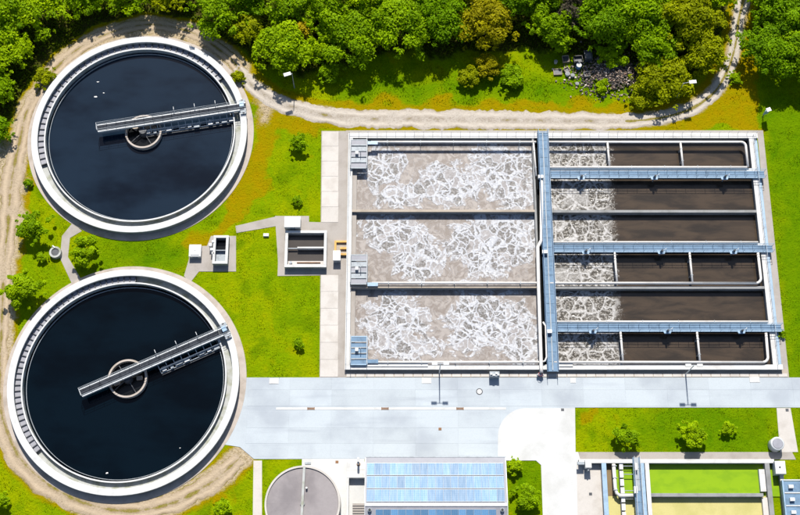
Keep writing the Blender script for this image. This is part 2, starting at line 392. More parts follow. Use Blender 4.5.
LEAF = {
 'under': leaf_mat('leaf_undergrowth', (0.035,0.065,0.001), (0.120,0.165,0.002)),
 'bright': leaf_mat('leaf_bright', (0.110,0.215,0.001), (0.360,0.500,0.001)),
 'mid': leaf_mat('leaf_mid', (0.085,0.180,0.001), (0.280,0.430,0.001)),
 'dark': leaf_mat('leaf_dark', (0.055,0.135,0.001), (0.200,0.350,0.001)),
 'olive': leaf_mat('leaf_olive', (0.120,0.155,0.001), (0.350,0.390,0.001)),
 'ochre': leaf_mat('leaf_ochre', (0.150,0.138,0.002), (0.400,0.370,0.004)),
 'yellow': leaf_mat('leaf_yellow', (0.30,0.24,0.005), (0.55,0.44,0.01)),
 'grey': leaf_mat('twig_grey', (0.045,0.040,0.026), (0.11,0.095,0.065)),
 'grass': leaf_mat('grass_blade', (0.065,0.145,0.001), (0.225,0.265,0.001)),
 'straw': leaf_mat('grass_straw', (0.175,0.145,0.001), (0.225,0.185,0.001)),
}

# ================================================================== THE SETTING
EXCL = []          # paved or built outlines where no grass grows (ground-plane polygons)
EXCL_C = []        # round ones
def inside(poly, x, y):
    r = np.zeros(x.shape, bool); n = len(poly)
    for i in range(n):
        x0, y0 = poly[i][0], poly[i][1]; x1, y1 = poly[(i+1)%n][0], poly[(i+1)%n][1]
        if y0 == y1: continue
        c = ((y0 > y) != (y1 > y)) & (x < (x1-x0)*(y-y0)/(y1-y0)+x0); r ^= c
    return r
def gp(pts, z=0.0): return [P(a, b, z) for a, b in pts]
def dist_poly(poly, x, y):
    """distance to an open polyline"""
    d = np.full(x.shape, 1e9)
    for (x0,y0), (x1,y1) in zip([p[:2] for p in poly[:-1]], [p[:2] for p in poly[1:]]):
        dx, dy = x1-x0, y1-y0; t = np.clip(((x-x0)*dx+(y-y0)*dy)/(dx*dx+dy*dy+1e-9), 0, 1)
        d = np.minimum(d, np.hypot(x-x0-t*dx, y-y0-t*dy))
    return d
def catmull(pts, step=0.4):
    out = []; p = [Vector(q) for q in pts]; p = [p[0]*2-p[1]]+p+[p[-1]*2-p[-2]]
    for i in range(1, len(p)-2):
        a, b, c, d = p[i-1:i+3]; n = max(2, int((c-b).length/step))
        for k in range(n):
            t = k/n; out.append(0.5*((2*b)+(c-a)*t+(2*a-5*b+4*c-d)*t*t+(3*b-a-3*c+d)*t**3))
    out.append(p[-2]); return out

# lines of the tracks: (picture point, width in metres)
TOP_TRACK = [(236,66,1.8),(252,85,2.8),(275,101,3.2),(310,112,3.3),(350,118,3.6),(420,119,3.8),(500,120,3.8),(580,121,3.4),(630,121,2.9),(665,117,2.7),(695,107,2.6),(716,90,2.5),(729,67,2.3),(736,42,2.2),(739,18,2.2),(747,-12,2.6),(757,-45,2.6)]
LEFT_TRACK = [(240,70,2.0),(226,55,2.2),(190,32,2.3),(145,25,2.2),(100,37,2.4),(62,62,2.8),(30,105,2.2),(20,140,3.2),(12,180,4.0),(8,225,3.0),(4,270,2.6),(2,320,2.4),(0,370,2.6),(2,415,3.4),(18,455,4.0),(45,482,4.2),(85,503,3.6),(130,511,3.0),(175,502,3.2),(212,482,3.4),(240,458,2.6)]
def track_line(t): return [P(a,b) for a,b,_ in t]

FOREST = gp([(-120,-120),(920,-120),(920,50),(800,55),(760,60),(752,30),(750,-30),(735,-30),(728,30),(715,55),(680,88),(645,92),(560,50),(500,52),(400,52),(330,62),(300,72),(262,62),(230,45),(190,20),(140,16),(95,26),(60,50),(35,80),(15,125),(-120,150)])
DRY = [gp(q) for q in ([(250,82),(285,104),(322,118),(322,131),(285,131),(278,150),(262,190),(240,222),(218,238),(190,248),(183,240),(215,220),(240,185),(255,140)],
       [(300,100),(640,103),(642,112),(310,110)],
       [(742,40),(757,68),(760,131),(600,131),(690,119),(722,90)],
       [(15,150),(35,180),(22,260),(12,330),(-5,330),(-5,150)],
       [(40,90),(22,130),(30,160),(40,120),(60,85)],
       [(205,495),(250,462),(250,470),(215,510)],
       [(577,409),(600,409),(592,416),(577,424)])]
LUSH = [gp(q) for q in ([(757,95),(1000,60),(1000,377),(790,377)],[(645,409),(775,409),(778,452),(640,452)],[(100,240),(185,242),(178,275),(110,270)],[(790,409),(1000,409),(1000,470),(797,452)],[(510,460),(538,462),(542,530),(510,530)],[(330,80),(640,75),(640,98),(330,98)])]
DIRT = [gp(q) for q in ([(16,135),(30,170),(18,260),(14,330),(-15,340),(-15,150)],[(252,92),(285,110),(275,125),(255,130)])]

# ---- clarifier geometry first (the yard follows the ring path)
RIM_Z = 1.3
def rim_fit(l, r, t, b):
    cx, cy = (l+r)/2, (t+b)/2
    yc = (P(cx,t,RIM_Z).y+P(cx,b,RIM_Z).y)/2; R = ((P(r,cy,RIM_Z).x-P(l,cy,RIM_Z).x)/2+(P(cx,t,RIM_Z).y-P(cx,b,RIM_Z).y)/2)/2
    return Vector(((P(l,cy,RIM_Z).x+P(r,cy,RIM_Z).x)/2, yc, 0)), R
C1, R1 = rim_fit(31, 247, 37, 232); C2, R2 = rim_fit(7, 239, 271, 494)
RC = (R1+R2)/2
print('clarifiers', C1, R1, C2, R2)
for c in (C1, C2): EXCL_C.append((c, RC+1.5))

# ---- outline of the rectangular tank
CZ, WZ = 0.75, -0.40
def tx(px, py): return P(px, py, CZ).x            # at coping height
def ty(py): return P(400, py, CZ).y
def wx(px, py): return P(px, py, WZ).x
XL, XR = (tx(347.5,134)+tx(346.3,369))/2, (tx(757,134)+tx(783,369))/2
YT, YB = ty(133.3), ty(369.2)
def warp_xy(x, y):
    a = np.array([mnoise.noise((p*0.22, q*0.22, 11.0))*2.6+mnoise.noise((p*0.9, q*0.9, 4.0))*0.9 for p, q in zip(x, y)])
    b = np.array([mnoise.noise((p*0.22, q*0.22, 23.0))*2.6+mnoise.noise((p*0.9, q*0.9, 8.0))*0.9 for p, q in zip(x, y)])
    return x+a, y+b
def build_ground():
    xf = np.sort(np.concatenate([np.arange(-80, 80.01, 0.5), [XL+0.2, XR-0.5]])); yf = np.sort(np.concatenate([np.arange(-52, 62.01, 0.5), [YB+0.2, YT-0.2]]))
    cx = np.concatenate([-np.geomspace(1500, 84, 14), xf, np.geomspace(84, 1500, 14)])
    cy = np.concatenate([-np.geomspace(1500, 56, 14), yf, np.geomspace(66, 1500, 14)])
    X, Y = np.meshgrid(cx, cy); x, y = X.ravel(), Y.ravel()
    dry = np.zeros_like(x); forest = np.zeros_like(x); dirt = np.zeros_like(x)
    def soft(poly, w):
        ins = inside(poly, x, y); d = dist_poly(list(poly)+[poly[0]], x, y)
        return np.clip(0.5+np.where(ins, d, -d)/(2*w), 0, 1)
    wx_, wy_ = warp_xy(x, y); x0_, y0_ = x, y; x, y = wx_, wy_
    for q in DRY: dry = np.maximum(dry, soft(q, 1.0))
    lush = np.zeros_like(x)
    for q in LUSH: lush = np.maximum(lush, soft(q, 1.5))
    for q in DIRT: dirt = np.maximum(dirt, 0.75*soft(q, 1.6))
    forest = soft(FOREST, 2.2); x, y = x0_, y0_
    forest[(np.abs(x) > 82) | (y > 64)] = 0.6
    for t, w in ((TOP_TRACK, 0.0), (LEFT_TRACK, 0.6)):
        d = dist_poly(track_line(t), x, y)
        dry = np.maximum(dry, np.clip(1.0-(d-1.4)/2.2, 0, 0.8)); dirt = np.maximum(dirt, np.clip(0.85-(d-0.7-w)/1.5, 0, 0.85))
        forest = np.where(d < 2.4, np.minimum(forest, 0.25), forest)
    z = np.zeros_like(x)
    nz = np.array([mnoise.noise((a*0.16, b*0.16, 0.0))+0.5*mnoise.noise((a*0.5, b*0.5, 3.0)) for a, b in zip(x, y)])
    rough = np.clip(forest, 0, 1)*0.35+0.02
    z = np.minimum(nz*rough, 0.25)-0.03
    ncx = len(cx); i = np.arange(len(x)).reshape(len(cy), ncx)
    f = np.stack([i[:-1,:-1], i[:-1,1:], i[1:,1:], i[1:,:-1]], -1).reshape(-1, 4)
    mx, my = x[f].mean(1), y[f].mean(1)
    hole = (mx > XL+0.2) & (mx < XR-0.5) & (my > YB+0.2) & (my < YT-0.2)      # the basins are sunk below the ground
    for c in (C1, C2): hole |= (np.hypot(x[f]-c.x, y[f]-c.y) < RC-0.05).all(1)
    f = f[~hole]
    me = array_mesh('ground', np.stack([x,y,z], 1), f, M['ground'], np.stack([dry,forest,dirt,lush], 1))
    me.polygons.foreach_set('use_smooth', np.ones(len(f), bool))
    o = bpy.data.objects.new('ground', me); C.objects.link(o)
    tag(o, 'mown and wild green grass ground with dry ochre patches', None, None, 'structure')
build_ground()

def build_track(name, line, mat, label, rut):
    pts = [P(a,b) for a,b,_ in line]; ws = [w for *_, w in line]
    c = catmull(pts); n = len(c); L = len(pts)-1
    prev = 0; wv = []
    seg = [0]
    for a, b in zip(pts[:-1], pts[1:]): seg.append(seg[-1]+max(2, int((b-a).length/0.4)))
    wv = np.interp(range(n), seg, ws)
    K = 15; V = []; T = []
    for i, p in enumerate(c):
        t = (c[min(i+1,n-1)]-c[max(i-1,0)]).normalized(); s = Vector((-t.y, t.x, 0))
        for k in range(K):
            e = -1+2*k/(K-1); hw = wv[i]*0.5*(1.0+0.30*mnoise.noise((i*0.16, 7.0+(k > K/2)*9, 0))+0.22*mnoise.noise((i*0.6, 3.0+(k > K/2)*5, 0)))
            q = p+s*e*hw; z = 0.03-0.085*max(0, abs(e)-0.72)/0.28+0.012*mnoise.noise((q.x*1.5, q.y*1.5, 0))
            V.append((q.x, q.y, z))
            mid = math.exp(-(e/0.22)**2)*rut(i/n); T.append((max(mid*0.85, 0.95*max(0, abs(e)-0.72)/0.28), math.exp(-((abs(e)-0.48)/0.2)**2), 0))
    i = np.arange(n*K).reshape(n, K)
    f = np.stack([i[:-1,:-1], i[1:,:-1], i[1:,1:], i[:-1,1:]], -1).reshape(-1, 4)[:, ::-1]
    me = array_mesh(name, np.array(V), f, mat, np.array(T)); me.polygons.foreach_set('use_smooth', np.ones(len(f), bool))
    o = bpy.data.objects.new(name, me); C.objects.link(o); tag(o, label, None, None, 'structure')
build_track('gravel_track', TOP_TRACK, M['gravel'], 'pale gravel track running above the rectangular tank to the woods', lambda s: 1.15 if s > 0.60 else 0.5)
build_track('dirt_track', LEFT_TRACK, M['dirt'], 'tan dirt track along the left edge and under the lower round tank', lambda s: 0.8)

def slab(name, pxs, mat, label, z=0.03, ex=True):
    q = gp(pxs, 0)
    if ex: EXCL.append(q)
    return struct(name, MB().prism([(p.x,p.y) for p in q], -0.12, z), mat, label)
ARC = [(526-28*math.cos(a), 436.2-28*math.sin(a)) for a in np.linspace(math.pi/2, 0, 14)]

# ---- yard of concrete slabs
ring = [C2+Vector((math.cos(a), math.sin(a), 0))*(RC+0.9) for a in np.radians(np.linspace(2, -32, 14))]
yard_px = [(1000,377.5),(1000,407.5),(575,407.5),(575,459),(254,459),(240,447)]
yq = gp(yard_px)+[Vector((p.x,p.y,0)) for p in ring[::-1]]+[P(246,377.5)]
EXCL.append(yq)
yard = struct('yard_road', MB().prism([(p.x,p.y) for p in yq], -0.12, 0.03), M['yard'], 'pale blue grey concrete yard and service road')
rows = [377.9, 390, 406.3]; rows2 = [411, 428, 443.5, 458.6]
def yard_cells(rows, xs):
    for r0, r1 in zip(rows[:-1], rows[1:]):
        for x0, x1 in zip(xs[:-1], xs[1:]):
            ya, yb = P(400,r0).y, P(400,r1).y
            cs = [Vector((x,y,0)) for x in (x0,x1) for y in (ya-0.05,yb+0.05)]
            ax = np.array([c.x for c in cs]); ay = np.array([c.y for c in cs])
            if not inside(yq, ax, ay).all(): continue
            g = 0.018; MB().bev(x0+g, x1-g, yb+g, ya-g, -0.05, 0.045+random.uniform(-0.002,0.002), 0.012).build('slab', M['yard'], yard)
xa = P(248,390).x
yard_cells(rows, [xa+k*6.3 for k in range(17)])
yard_cells(rows2, [xa+k*6.3 for k in range(12)])
# drain channel with iron grates
dc = thing('drain_channel', 'white drain channel crossing the grey yard with rusty grates', 'drain', P(385,408.5))
a, b = P(276,408.6), P(506,408.6)
for k in range(14):
    x0 = a.x+(b.x-a.x)*k/14; x1 = a.x+(b.x-a.x)*(k+1)/14
    MB().bev(x0+0.01, x1-0.01, a.y-0.17, a.y+0.17, 0.0, 0.055, 0.01).build('channel_stone', M['white'], dc)
for px in (311, 385, 460):
    c = P(px, 408.6); m = MB()
    for k in range(4): m.box(c.x-0.5, c.x+0.5, c.y-0.17+k*0.09, c.y-0.11+k*0.09, 0.05, 0.075)
    m.box(c.x-0.55, c.x-0.47, c.y-0.2, c.y+0.2, 0.05, 0.078); m.box(c.x+0.47, c.x+0.55, c.y-0.2, c.y+0.2, 0.05, 0.078)
    m.build('grate', M['rust'], dc)

slab('forecourt', [(575,408.2)]+ARC+[(498,460.5),(536,460.5),(541,465),(545,580),(576,580),(580,459),(578,452),(575.5,452)], M['forecourt'], 'blown out white concrete forecourt between yard and green basin', 0.058)
slab('pavement', [(578,452),(792,452),(796,459.5),(579,459.5)], M['apron'], 'grey pavement strip above the green basin wall', 0.03)
slab('garden_path', [(776.5,408),(790.5,408),(798,452),(780,452)], M['slabwhite'], 'pale concrete path beside the white canister', 0.032)
wp = struct('service_path', MB().prism([(p.x,p.y) for p in gp([(321.5,131),(350,131),(348.5,377.4),(319.5,377.4)])], -0.12, 0.02), M['apron'], 'pale concrete path left of the rectangular tank')
EXCL.append(gp([(321.5,131),(350,131),(348.5,377.4),(319.5,377.4)]))
for (t, bt) in ((131.5, 222.5), (275, 377)):
    n = 6; ys = np.linspace(P(330,t).y, P(330,bt).y, n+1)
    for y0, y1 in zip(ys[:-1], ys[1:]):
        px = Q(0, (y0+y1)/2)[1]; xl = P(322.2-(px-131)*0.008, px).x; xr = P(338.5-(px-131)*0.002, px).x
        MB().bev(xl, xr, y1+0.012, y0-0.012, -0.05, 0.06, 0.012).build('slab', M['slabwhite'], wp)
slab('chamber_apron', [(275,216),(309,216),(309,222),(346,223),(345.5,275),(277.5,276),(278,262)], M['apron'], 'tan paved apron round the middle chamber', 0.026)
slab('small_apron', [(189,259),(189,246),(207,246),(211,236),(236,236),(236,271.5),(199,271.5),(190,283),(184,276)], M['apron'], 'paved apron of the small chamber between the round tanks', 0.03)
slab('footpath', [(235.5,226),(276,216.5),(277,226),(236.5,233)], M['apron'], 'short tan footpath joining the two chambers', 0.022)
slab('left_footpath', [(72.5,223),(82,231),(70,238),(68,257),(81,279),(72,284),(60,258),(62,236)], M['apron'], 'narrow bent footpath between the two round tanks at left', 0.028)
slab('side_path', [(253.5,460.5),(262,460.5),(262,580),(252,580)], M['slabwhite'], 'narrow pale path left of the round lidded tank', 0.03)
slab('white_paving', [(302,459),(364.5,459),(364.5,580),(300,580)], M['forecourt'], 'white paving beside the round lidded tank', 0.054)
tank_apron = slab('tank_apron', [(345.5,369),(788,369),(789,377.2),(345.5,377.2)], M['tan'], 'tan kerb strip along the bottom of the rectangular tank', 0.05)
for k, px in enumerate(np.arange(346, 782, 9.6)):
    a, b = P(px+0.5, 377), P(px+9.1, 373.6)
    MB().bev(a.x, b.x, a.y, b.y, 0.0, 0.085+0.006*random.random(), 0.012).build('kerb_stone', M['slabwhite'], tank_apron)
slab('side_apron', [(757,131),(763,131),(789,377),(780,377)], M['apron'], 'grey concrete margin right of the rectangular tank', 0.045)
slab('top_apron', [(346,130.5),(763,130.5),(763,136),(346,136)], M['apron'], 'grey concrete margin above the rectangular tank', 0.04)

# ================================================================== ROUND TANKS
def clarifier(c, R, label, wlabel, wmat, div0, div1, ndiv):
    t = thing('settling_tank', label, 'tank', (c.x,c.y,0), 'round settling tanks')
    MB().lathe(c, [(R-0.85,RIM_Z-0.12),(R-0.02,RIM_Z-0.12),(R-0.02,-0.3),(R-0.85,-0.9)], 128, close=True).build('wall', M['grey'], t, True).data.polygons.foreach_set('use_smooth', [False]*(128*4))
    MB().lathe(c, [(R-0.95,RIM_Z-0.115),(R-0.95,RIM_Z-0.03),(R-0.91,RIM_Z),(R+0.03,RIM_Z),(R+0.07,RIM_Z-0.03),(R+0.07,RIM_Z-0.115)][::-1], 128, close=True).build('coping', M['rim'], t)
    la = MB().lathe(c, [(R-0.86,RIM_Z-0.125),(R-0.86,0.22),(R-1.90,0.22),(R-1.90,0.80),(R-2.06,0.80),(R-2.06,-0.6)], 128).build('launder', M['launder'], t)
    MB().lathe(c, [(R-1.87,0.803),(R-1.87,0.87),(R-2.09,0.87),(R-2.09,0.803)], 128, close=True).build('weir_edge', M['rim'], t)
    MB().lathe(c, [(R-2.42,-0.5),(R-2.42,0.0),(R-2.48,0.0),(R-2.48,-0.5)][::-1], 128, close=True).build('scum_baffle', M['galv'], t)
    pm = None; rm = R-1.38
    for k in range(ndiv):
        a = div0+(div1-div0)*k/(ndiv-1)
        if pm is None:
            pm = MB().box(-0.50, 0.50, -0.06, 0.06, 0, 0.50).mesh('divider', M['darksteel'])
        o = bpy.data.objects.new('divider', pm); C.objects.link(o); o.parent = la
        o.location = (rm*math.cos(a), rm*math.sin(a), 0.222); o.rotation_euler = (0,0,a)
    # plain grey covers of the launder between the dividers
    pc = MB().box(-0.46, 0.46, -0.30, 0.30, 0, 0.04).mesh('cover_plate', M['roofmetal'])
    for k in range(ndiv-1):
        a = div0+(div1-div0)*(k+0.5)/(ndiv-1)
        o = bpy.data.objects.new('cover_plate', pc); C.objects.link(o); o.parent = la
        o.location = (rm*math.cos(a), rm*math.sin(a), 0.50); o.rotation_euler = (0,0,a); o.scale = (1, (div1-div0)/(ndiv-1)*rm/0.60*0.86, 1)
    w = MB().disc(c, R-1.98, -0.30, 128); struct('water', w, wmat, wlabel)
    rp = MB().lathe(c, [(R+0.0,-0.1),(R+0.0,0.05),(R+1.0,0.05),(R+1.05,-0.1)][::-1], 128)
    struct('ring_path', rp, M['ringpath'], 'narrow concrete path ringing '+('the upper round tank' if c is C1 else 'the lower round tank'))
    return t
clarifier(C1, RC, 'upper round concrete settling tank of dark water by the woods', 'navy water in the upper round tank', M['deepwater'], math.radians(38), math.radians(200), 44)
clarifier(C2, RC, 'lower round concrete settling tank of black water beside the yard', 'black water in the lower round tank', M['deepwater2'], math.radians(88), math.radians(222), 42)

def center_well(pxc, label, ports):
    c = P(*pxc, 0.7); r = 2.95
    t = thing('center_well', label, 'feed well', (c.x,c.y,-0.3), 'feed wells of the round tanks')
    MB().lathe(c, [(r,-0.5),(r,0.55),(r-0.28,0.55),(r-0.28,-0.5)][::-1], 64, close=True).build('ring', M['ringpath'], t)
    MB().cyl(c, 0.75, -0.5, 1.0, 20, 0.6).build('column', M['darksteel'], t)
    MB().disc(c, r-0.29, -0.28, 48).build('well_water', M['blackwater'], t)
    for a in ports:
        d = Vector((math.cos(a), math.sin(a), 0)); MB().cbox(c+d*1.75, 0.9, 0.6, -0.4, 0.1, a).build('port', M['tan'], t)
    for a in (0.6, 2.2, 3.9, 5.3):
        d = Vector((math.cos(a), math.sin(a), 0)); MB().tube([c+d*0.6+Vector((0,0,-0.35)), c+d*2.75+Vector((0,0,-0.5))], 0.07, 6).build('strut', M['darksteel'], t)
    return c
W1 = center_well((143,131), 'ring shaped feed well in the upper round tank', (0.35, 2.6)); W2 = center_well((127,378), 'ring shaped feed well in the lower round tank', (0.1, 3.5))

def bridge(A, B, label, tank_c, gear):
    z = 1.62; a, b = P(*A, z), P(*B, z); d = (b-a); L = d.length; d.normalize(); s = Vector((-d.y, d.x, 0)); ang = math.atan2(d.y, d.x)
    if s.y < 0: s = -s
    t = thing('scraper_bridge', label, 'bridge', (a.x,a.y,RIM_Z), 'scraper bridges of the round tanks')
    up = Vector((0,0,1))
    n = int(L/1.5)
    for k in range(n):
        c = a+d*(L*(k+0.5)/n); MB().cbox(c, L/n-0.03, 0.98, z-0.05, z, ang).build('deck_panel', M['deck'], t)
    for sg in (1, -1):
        c = (a+b)/2+s*sg*0.57; MB().cbox(c, L, 0.13, z-0.42, z+0.06, ang).build('girder', M['rail'], t)
        h = MB(); e = s*sg*0.60
        for zz in (0.5, 0.95): h.tube([a+e+up*zz, b+e+up*zz], 0.03, 6)
        for k in range(n+1):
            q = a+d*(L*k/n)+e; h.tube([q, q+up*0.95], 0.025, 5)
        h.build('handrail', M['galv'], t)
    h = MB(); h.tube([a+s*0.60+up*0.95, a-s*0.60+up*0.95], 0.03, 6).tube([a+s*0.60+up*0.5, a-s*0.60+up*0.5], 0.03, 6).build('end_rail', M['rail'], t)
    # carriage on the rim
    e = b-d*0.55; MB().cbox(e, 0.95, 2.6, RIM_Z+0.1, RIM_Z+0.30, ang).build('carriage', M['galv'], t)
    MB().cbox(e+s*0.2-d*0.1, 0.7, 0.8, z+0.02, z+0.55, ang).build('drive_box', M['paleblue'], t)
    for sg in (1, -1):
        q = e+s*sg*1.15; MB().tube([q-d*0.16+up*(RIM_Z+0.17-z), q+d*0.16+up*(RIM_Z+0.17-z)], 0.17, 14).build('wheel', M['black'], t)
    # skimmer gear slung on the near side of the outer half
    g = MB(); x0 = L*gear
    for off, zz in ((1.25,0.75),(1.25,0.2),(1.75,0.2)): g.tube([a+d*x0-s*off+up*(zz-z), b-d*2.2-s*off+up*(zz-z)], 0.10, 6)
    m = int((L-x0-2.2)/1.1)
    for k in range(m+1):
        q = a+d*(x0+(L-x0-2.2)*k/m); g.tube([q-s*0.7+up*(1.2-z), q-s*1.25+up*(0.75-z), q-s*1.75+up*(0.2-z)], 0.075, 5); g.tube([q-s*1.25+up*(0.75-z), q-s*1.25+up*(-0.4-z)], 0.045, 5)
    g.build('skimmer_frame', M['galv'], t)
    rr = random.Random(3)
    for k in range(m):
        q = a+d*(x0+(L-x0-2.2)*(k+0.5)/m)-s*(1.25+0.25*rr.random())
        if rr.random() < 0.85: MB().cbox(q, 0.45+0.6*rr.random(), 0.45+0.4*rr.random(), 0.42, 0.52, ang).build('skimmer_plate', M['galv'] if k % 3 else M['rail'], t)
    MB().cbox((a+d*x0+b-d*2.2)/2-s*2.0, (L-x0-2.2), 0.07, -0.5, 0.1, ang).build('scum_board', M['darksteel'], t)
    for k in range(3):
        q = a+d*(L*(0.52+0.14*k))+s*0.95; MB().tube([q+up*(-0.2), q+up*0.7], 0.05, 6).tube([q+up*0.7, q+up*0.7+s*0.5], 0.05, 6).build('lamp_bracket', M['rail'], t)
bridge((97.5,128.5), (246,106), 'grey walkway bridge across the upper round tank with skimmer gear', C1, 0.30)
bridge((81,393), (229,329), 'slanting walkway bridge across the lower round tank', C2, 0.50)

# ================================================================== RECTANGULAR AERATION TANK
tank = thing('aeration_tank', 'large rectangular concrete aeration tank with frothy basins', 'tank', (XL,YB,0))
EXCL.append([(XL-.5,YB-.5),(XR+.5,YB-.5),(XR+.5,YT+.5),(XL-.5,YT+.5)])
def wallbox(name, x0, x1, y0, y1, mat, cop=None, z=CZ, ov=0.06):
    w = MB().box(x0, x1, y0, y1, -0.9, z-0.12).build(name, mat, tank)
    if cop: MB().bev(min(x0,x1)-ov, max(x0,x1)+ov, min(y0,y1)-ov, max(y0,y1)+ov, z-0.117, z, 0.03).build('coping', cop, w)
    return w
TW = 0.80
XI, XE = XL+TW, XR-1.35          # inner faces
wallbox('wall', XL, XR, YT-TW, YT, M['grey'], M['white'])
wallbox('wall', XL, XR, YB, YB+TW*0.85, M['grey'], M['white'])
wallbox('wall', XL, XL+TW*0.8, YB+TW*0.85+0.07, YT-TW-0.07, M['grey'], M['white'])
wallbox('wall', XR-1.35, XR-0.62, YB+TW*0.85+0.07, YT-TW-0.07, M['grey'], M['white'])
MB().box(XR-0.61, XR-0.02, YB+0.3, YT-0.3, -0.2, 0.42).build('side_ledge', M['paleblue'], tank)
# inner lower ledges (pale channel seen inside the left wall)
MB().box(XL+TW*0.8+0.07, XL+TW*0.8+0.75, YB+1, YT-1, -0.9, 0.2).build('ledge', M['apron'], tank)
XMID0, XMID1 = (tx(535,150)+tx(538,360))/2, (tx(550,150)+tx(557,360))/2
# cross walls of the west basins
def dwall(y0px, y1px, x0, x1, mat):
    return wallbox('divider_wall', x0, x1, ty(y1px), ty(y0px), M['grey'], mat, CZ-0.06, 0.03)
dwall(209.7, 211.7, XL+TW*0.8+0.07, XMID0, M['tan'])
dwall(285.4, 287.7, XL+TW*0.8+0.07, XMID0, M['tan'])
# the two walls of the middle channel
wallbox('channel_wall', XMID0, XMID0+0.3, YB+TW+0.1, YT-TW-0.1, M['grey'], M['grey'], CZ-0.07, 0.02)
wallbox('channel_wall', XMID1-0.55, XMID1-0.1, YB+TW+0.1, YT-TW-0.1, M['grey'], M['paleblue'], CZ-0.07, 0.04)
# long walls between the east lanes
for a, b, mt in ((168.2,171.2,'white'),(210.0,212.3,'grey'),(243,246.2,'white'),(286.2,288.6,'grey'),(322.4,325.4,'white')):
    dwall(a, b, XMID1-0.05, XE-0.08, M['grey'] if mt == 'grey' else M['white'])
# water
PLUMES = [(382,166,22,22),(402,196,30,12),(448,186,34,22),(500,172,40,26),(520,200,18,12),(395,236,36,20),(418,262,28,18),(490,246,44,32),(520,236,22,26),(396,318,34,22),(404,346,32,14),(486,322,42,30),(520,340,24,24)]
M['foamwest'] = foam_mat('froth_thick', True)
YW = [YT-TW, ty(211), ty(286.6), YB+TW*0.85]
for k, (nm) in enumerate(('upper','middle','lower')):
    struct('water', MB().box(XL+0.5, XMID0+0.1, YW[k+1], YW[k], -0.9, WZ+0.002*k), M['foamwest'], 'frothy tan water in the '+nm+' large basin')
struct('water', MB().box(XMID0+0.12, XMID1-0.3, YB+0.5, YT-0.5, -0.9, WZ-0.2), M['blackwater'], 'dark water in the middle channel')
YE = [YT-TW, ty(169.7), ty(211.4), ty(244.6), ty(287.6), ty(323.9), YB+TW*0.85]
XF = (wx(608,155)+wx(621,345))/2
LN = ('first','second','third','fourth','fifth','sixth')
M['foameast'] = foam_mat('froth_lacy', False, XF)
for k in range(6):
    struct('water', MB().box(XMID1-0.3, XE+0.2, YE[k+1], YE[k], -0.9, WZ+0.002*(k%2)), M['foameast'], 'brown water with froth at its left end in the %s narrow lane from the top' % LN[k])

# ---- blue walkways
def railing(mb, a, b, h, n, r=0.035):
    a, b = Vector(a), Vector(b)
    for zz in (h*0.5, h): mb.tube([a+Vector((0,0,zz)), b+Vector((0,0,zz))], r, 6)
    for k in range(n+1):
        q = a.lerp(b, k/n); mb.tube([q, q+Vector((0,0,h))], r*0.85, 5)
def walkway_h(ya, yb, label):
    z = 1.06; y0, y1 = P(400,yb,z).y, P(400,ya,z).y; x0, x1 = XMID1+0.05, XR+0.35
    t = thing('walkway', label, 'walkway', (x0,(y0+y1)/2,CZ), 'blue cross walkways')
    n = 22; w = (x1-x0)/n
    for k in range(n): MB().box(x0+k*w+0.02, x0+(k+1)*w-0.02, y0+0.1, y1-0.1, z-0.05, z).build('deck_panel', M['blue'], t)
    MB().box(x0, x1, y0-0.06, y0+0.09, z-0.22, z+0.05).build('girder', M['paleblue'], t)
    MB().box(x0, x1, y1-0.09, y1+0.06, z-0.22, z+0.05).build('girder', M['blue'], t)
    for y in (y0, y1):
        m = MB(); railing(m, (x0,y,z+0.05), (x1,y,z+0.05), 1.05, 22); m.build('railing', M['paleblue'], t)
    return z, y0, y1
WK = [walkway_h(171.6, 177.6, 'uppermost blue steel cross walkway over the narrow lanes'),
      walkway_h(245.8, 251.8, 'middle blue steel cross walkway over the narrow lanes'),
      walkway_h(324.8, 331.2, 'lowest blue steel cross walkway over the narrow lanes')]
z = 1.12; x0, x1 = (P(537.2,140,z).x+P(548.6,365,z).x)/2, (P(547.2,140,z).x+P(558.2,365,z).x)/2; y0, y1 = P(400,371.5,z).y, P(400,131.5,z).y
t = thing('walkway', 'long blue steel walkway running top to bottom across the tank', 'walkway', ((x0+x1)/2,y0,CZ))
n = 26; w = (y1-y0)/n
for k in range(n): MB().box(x0+0.1, x1-0.1, y0+k*w+0.02, y0+(k+1)*w-0.02, z-0.05, z).build('deck_panel', M['blue'], t)
for x, mt in ((x0,'blue'),(x1,'paleblue')):
    MB().box(x-0.09, x+0.09, y0, y1, z-0.25, z+0.05).build('girder', M[mt], t)
    m = MB(); railing(m, (x,y0,z+0.05), (x,y1,z+0.05), 1.05, 26); m.build('railing', M['paleblue'], t)
m = MB(); m.box((x0+x1)/2-0.09, (x0+x1)/2+0.06, y0+0.2, y1-0.2, z+0.004, z+0.11); m.build('cable_tray', M['galv'], t)
WX0, WX1 = x0, x1
# white control boxes clamped to the long walkway
for py, nm in ((177.5,'upper'),(252.5,'middle'),(332,'lower')):
    c = P(540.5+(py-177)*0.055, py, 1.3)
    t = thing('control_box', nm+' white control box on the long blue walkway', 'box', (c.x,c.y,1.12), 'control boxes on the long walkway')
    MB().bev(c.x-0.42, c.x+0.42, c.y-0.28, c.y+0.28, 1.18, 1.75, 0.04).build('cabinet', M['paint'], t)
    MB().box(c.x-0.3, c.x+0.3, c.y-0.295, c.y-0.282, 1.25, 1.68).build('door', M['galv'], t)

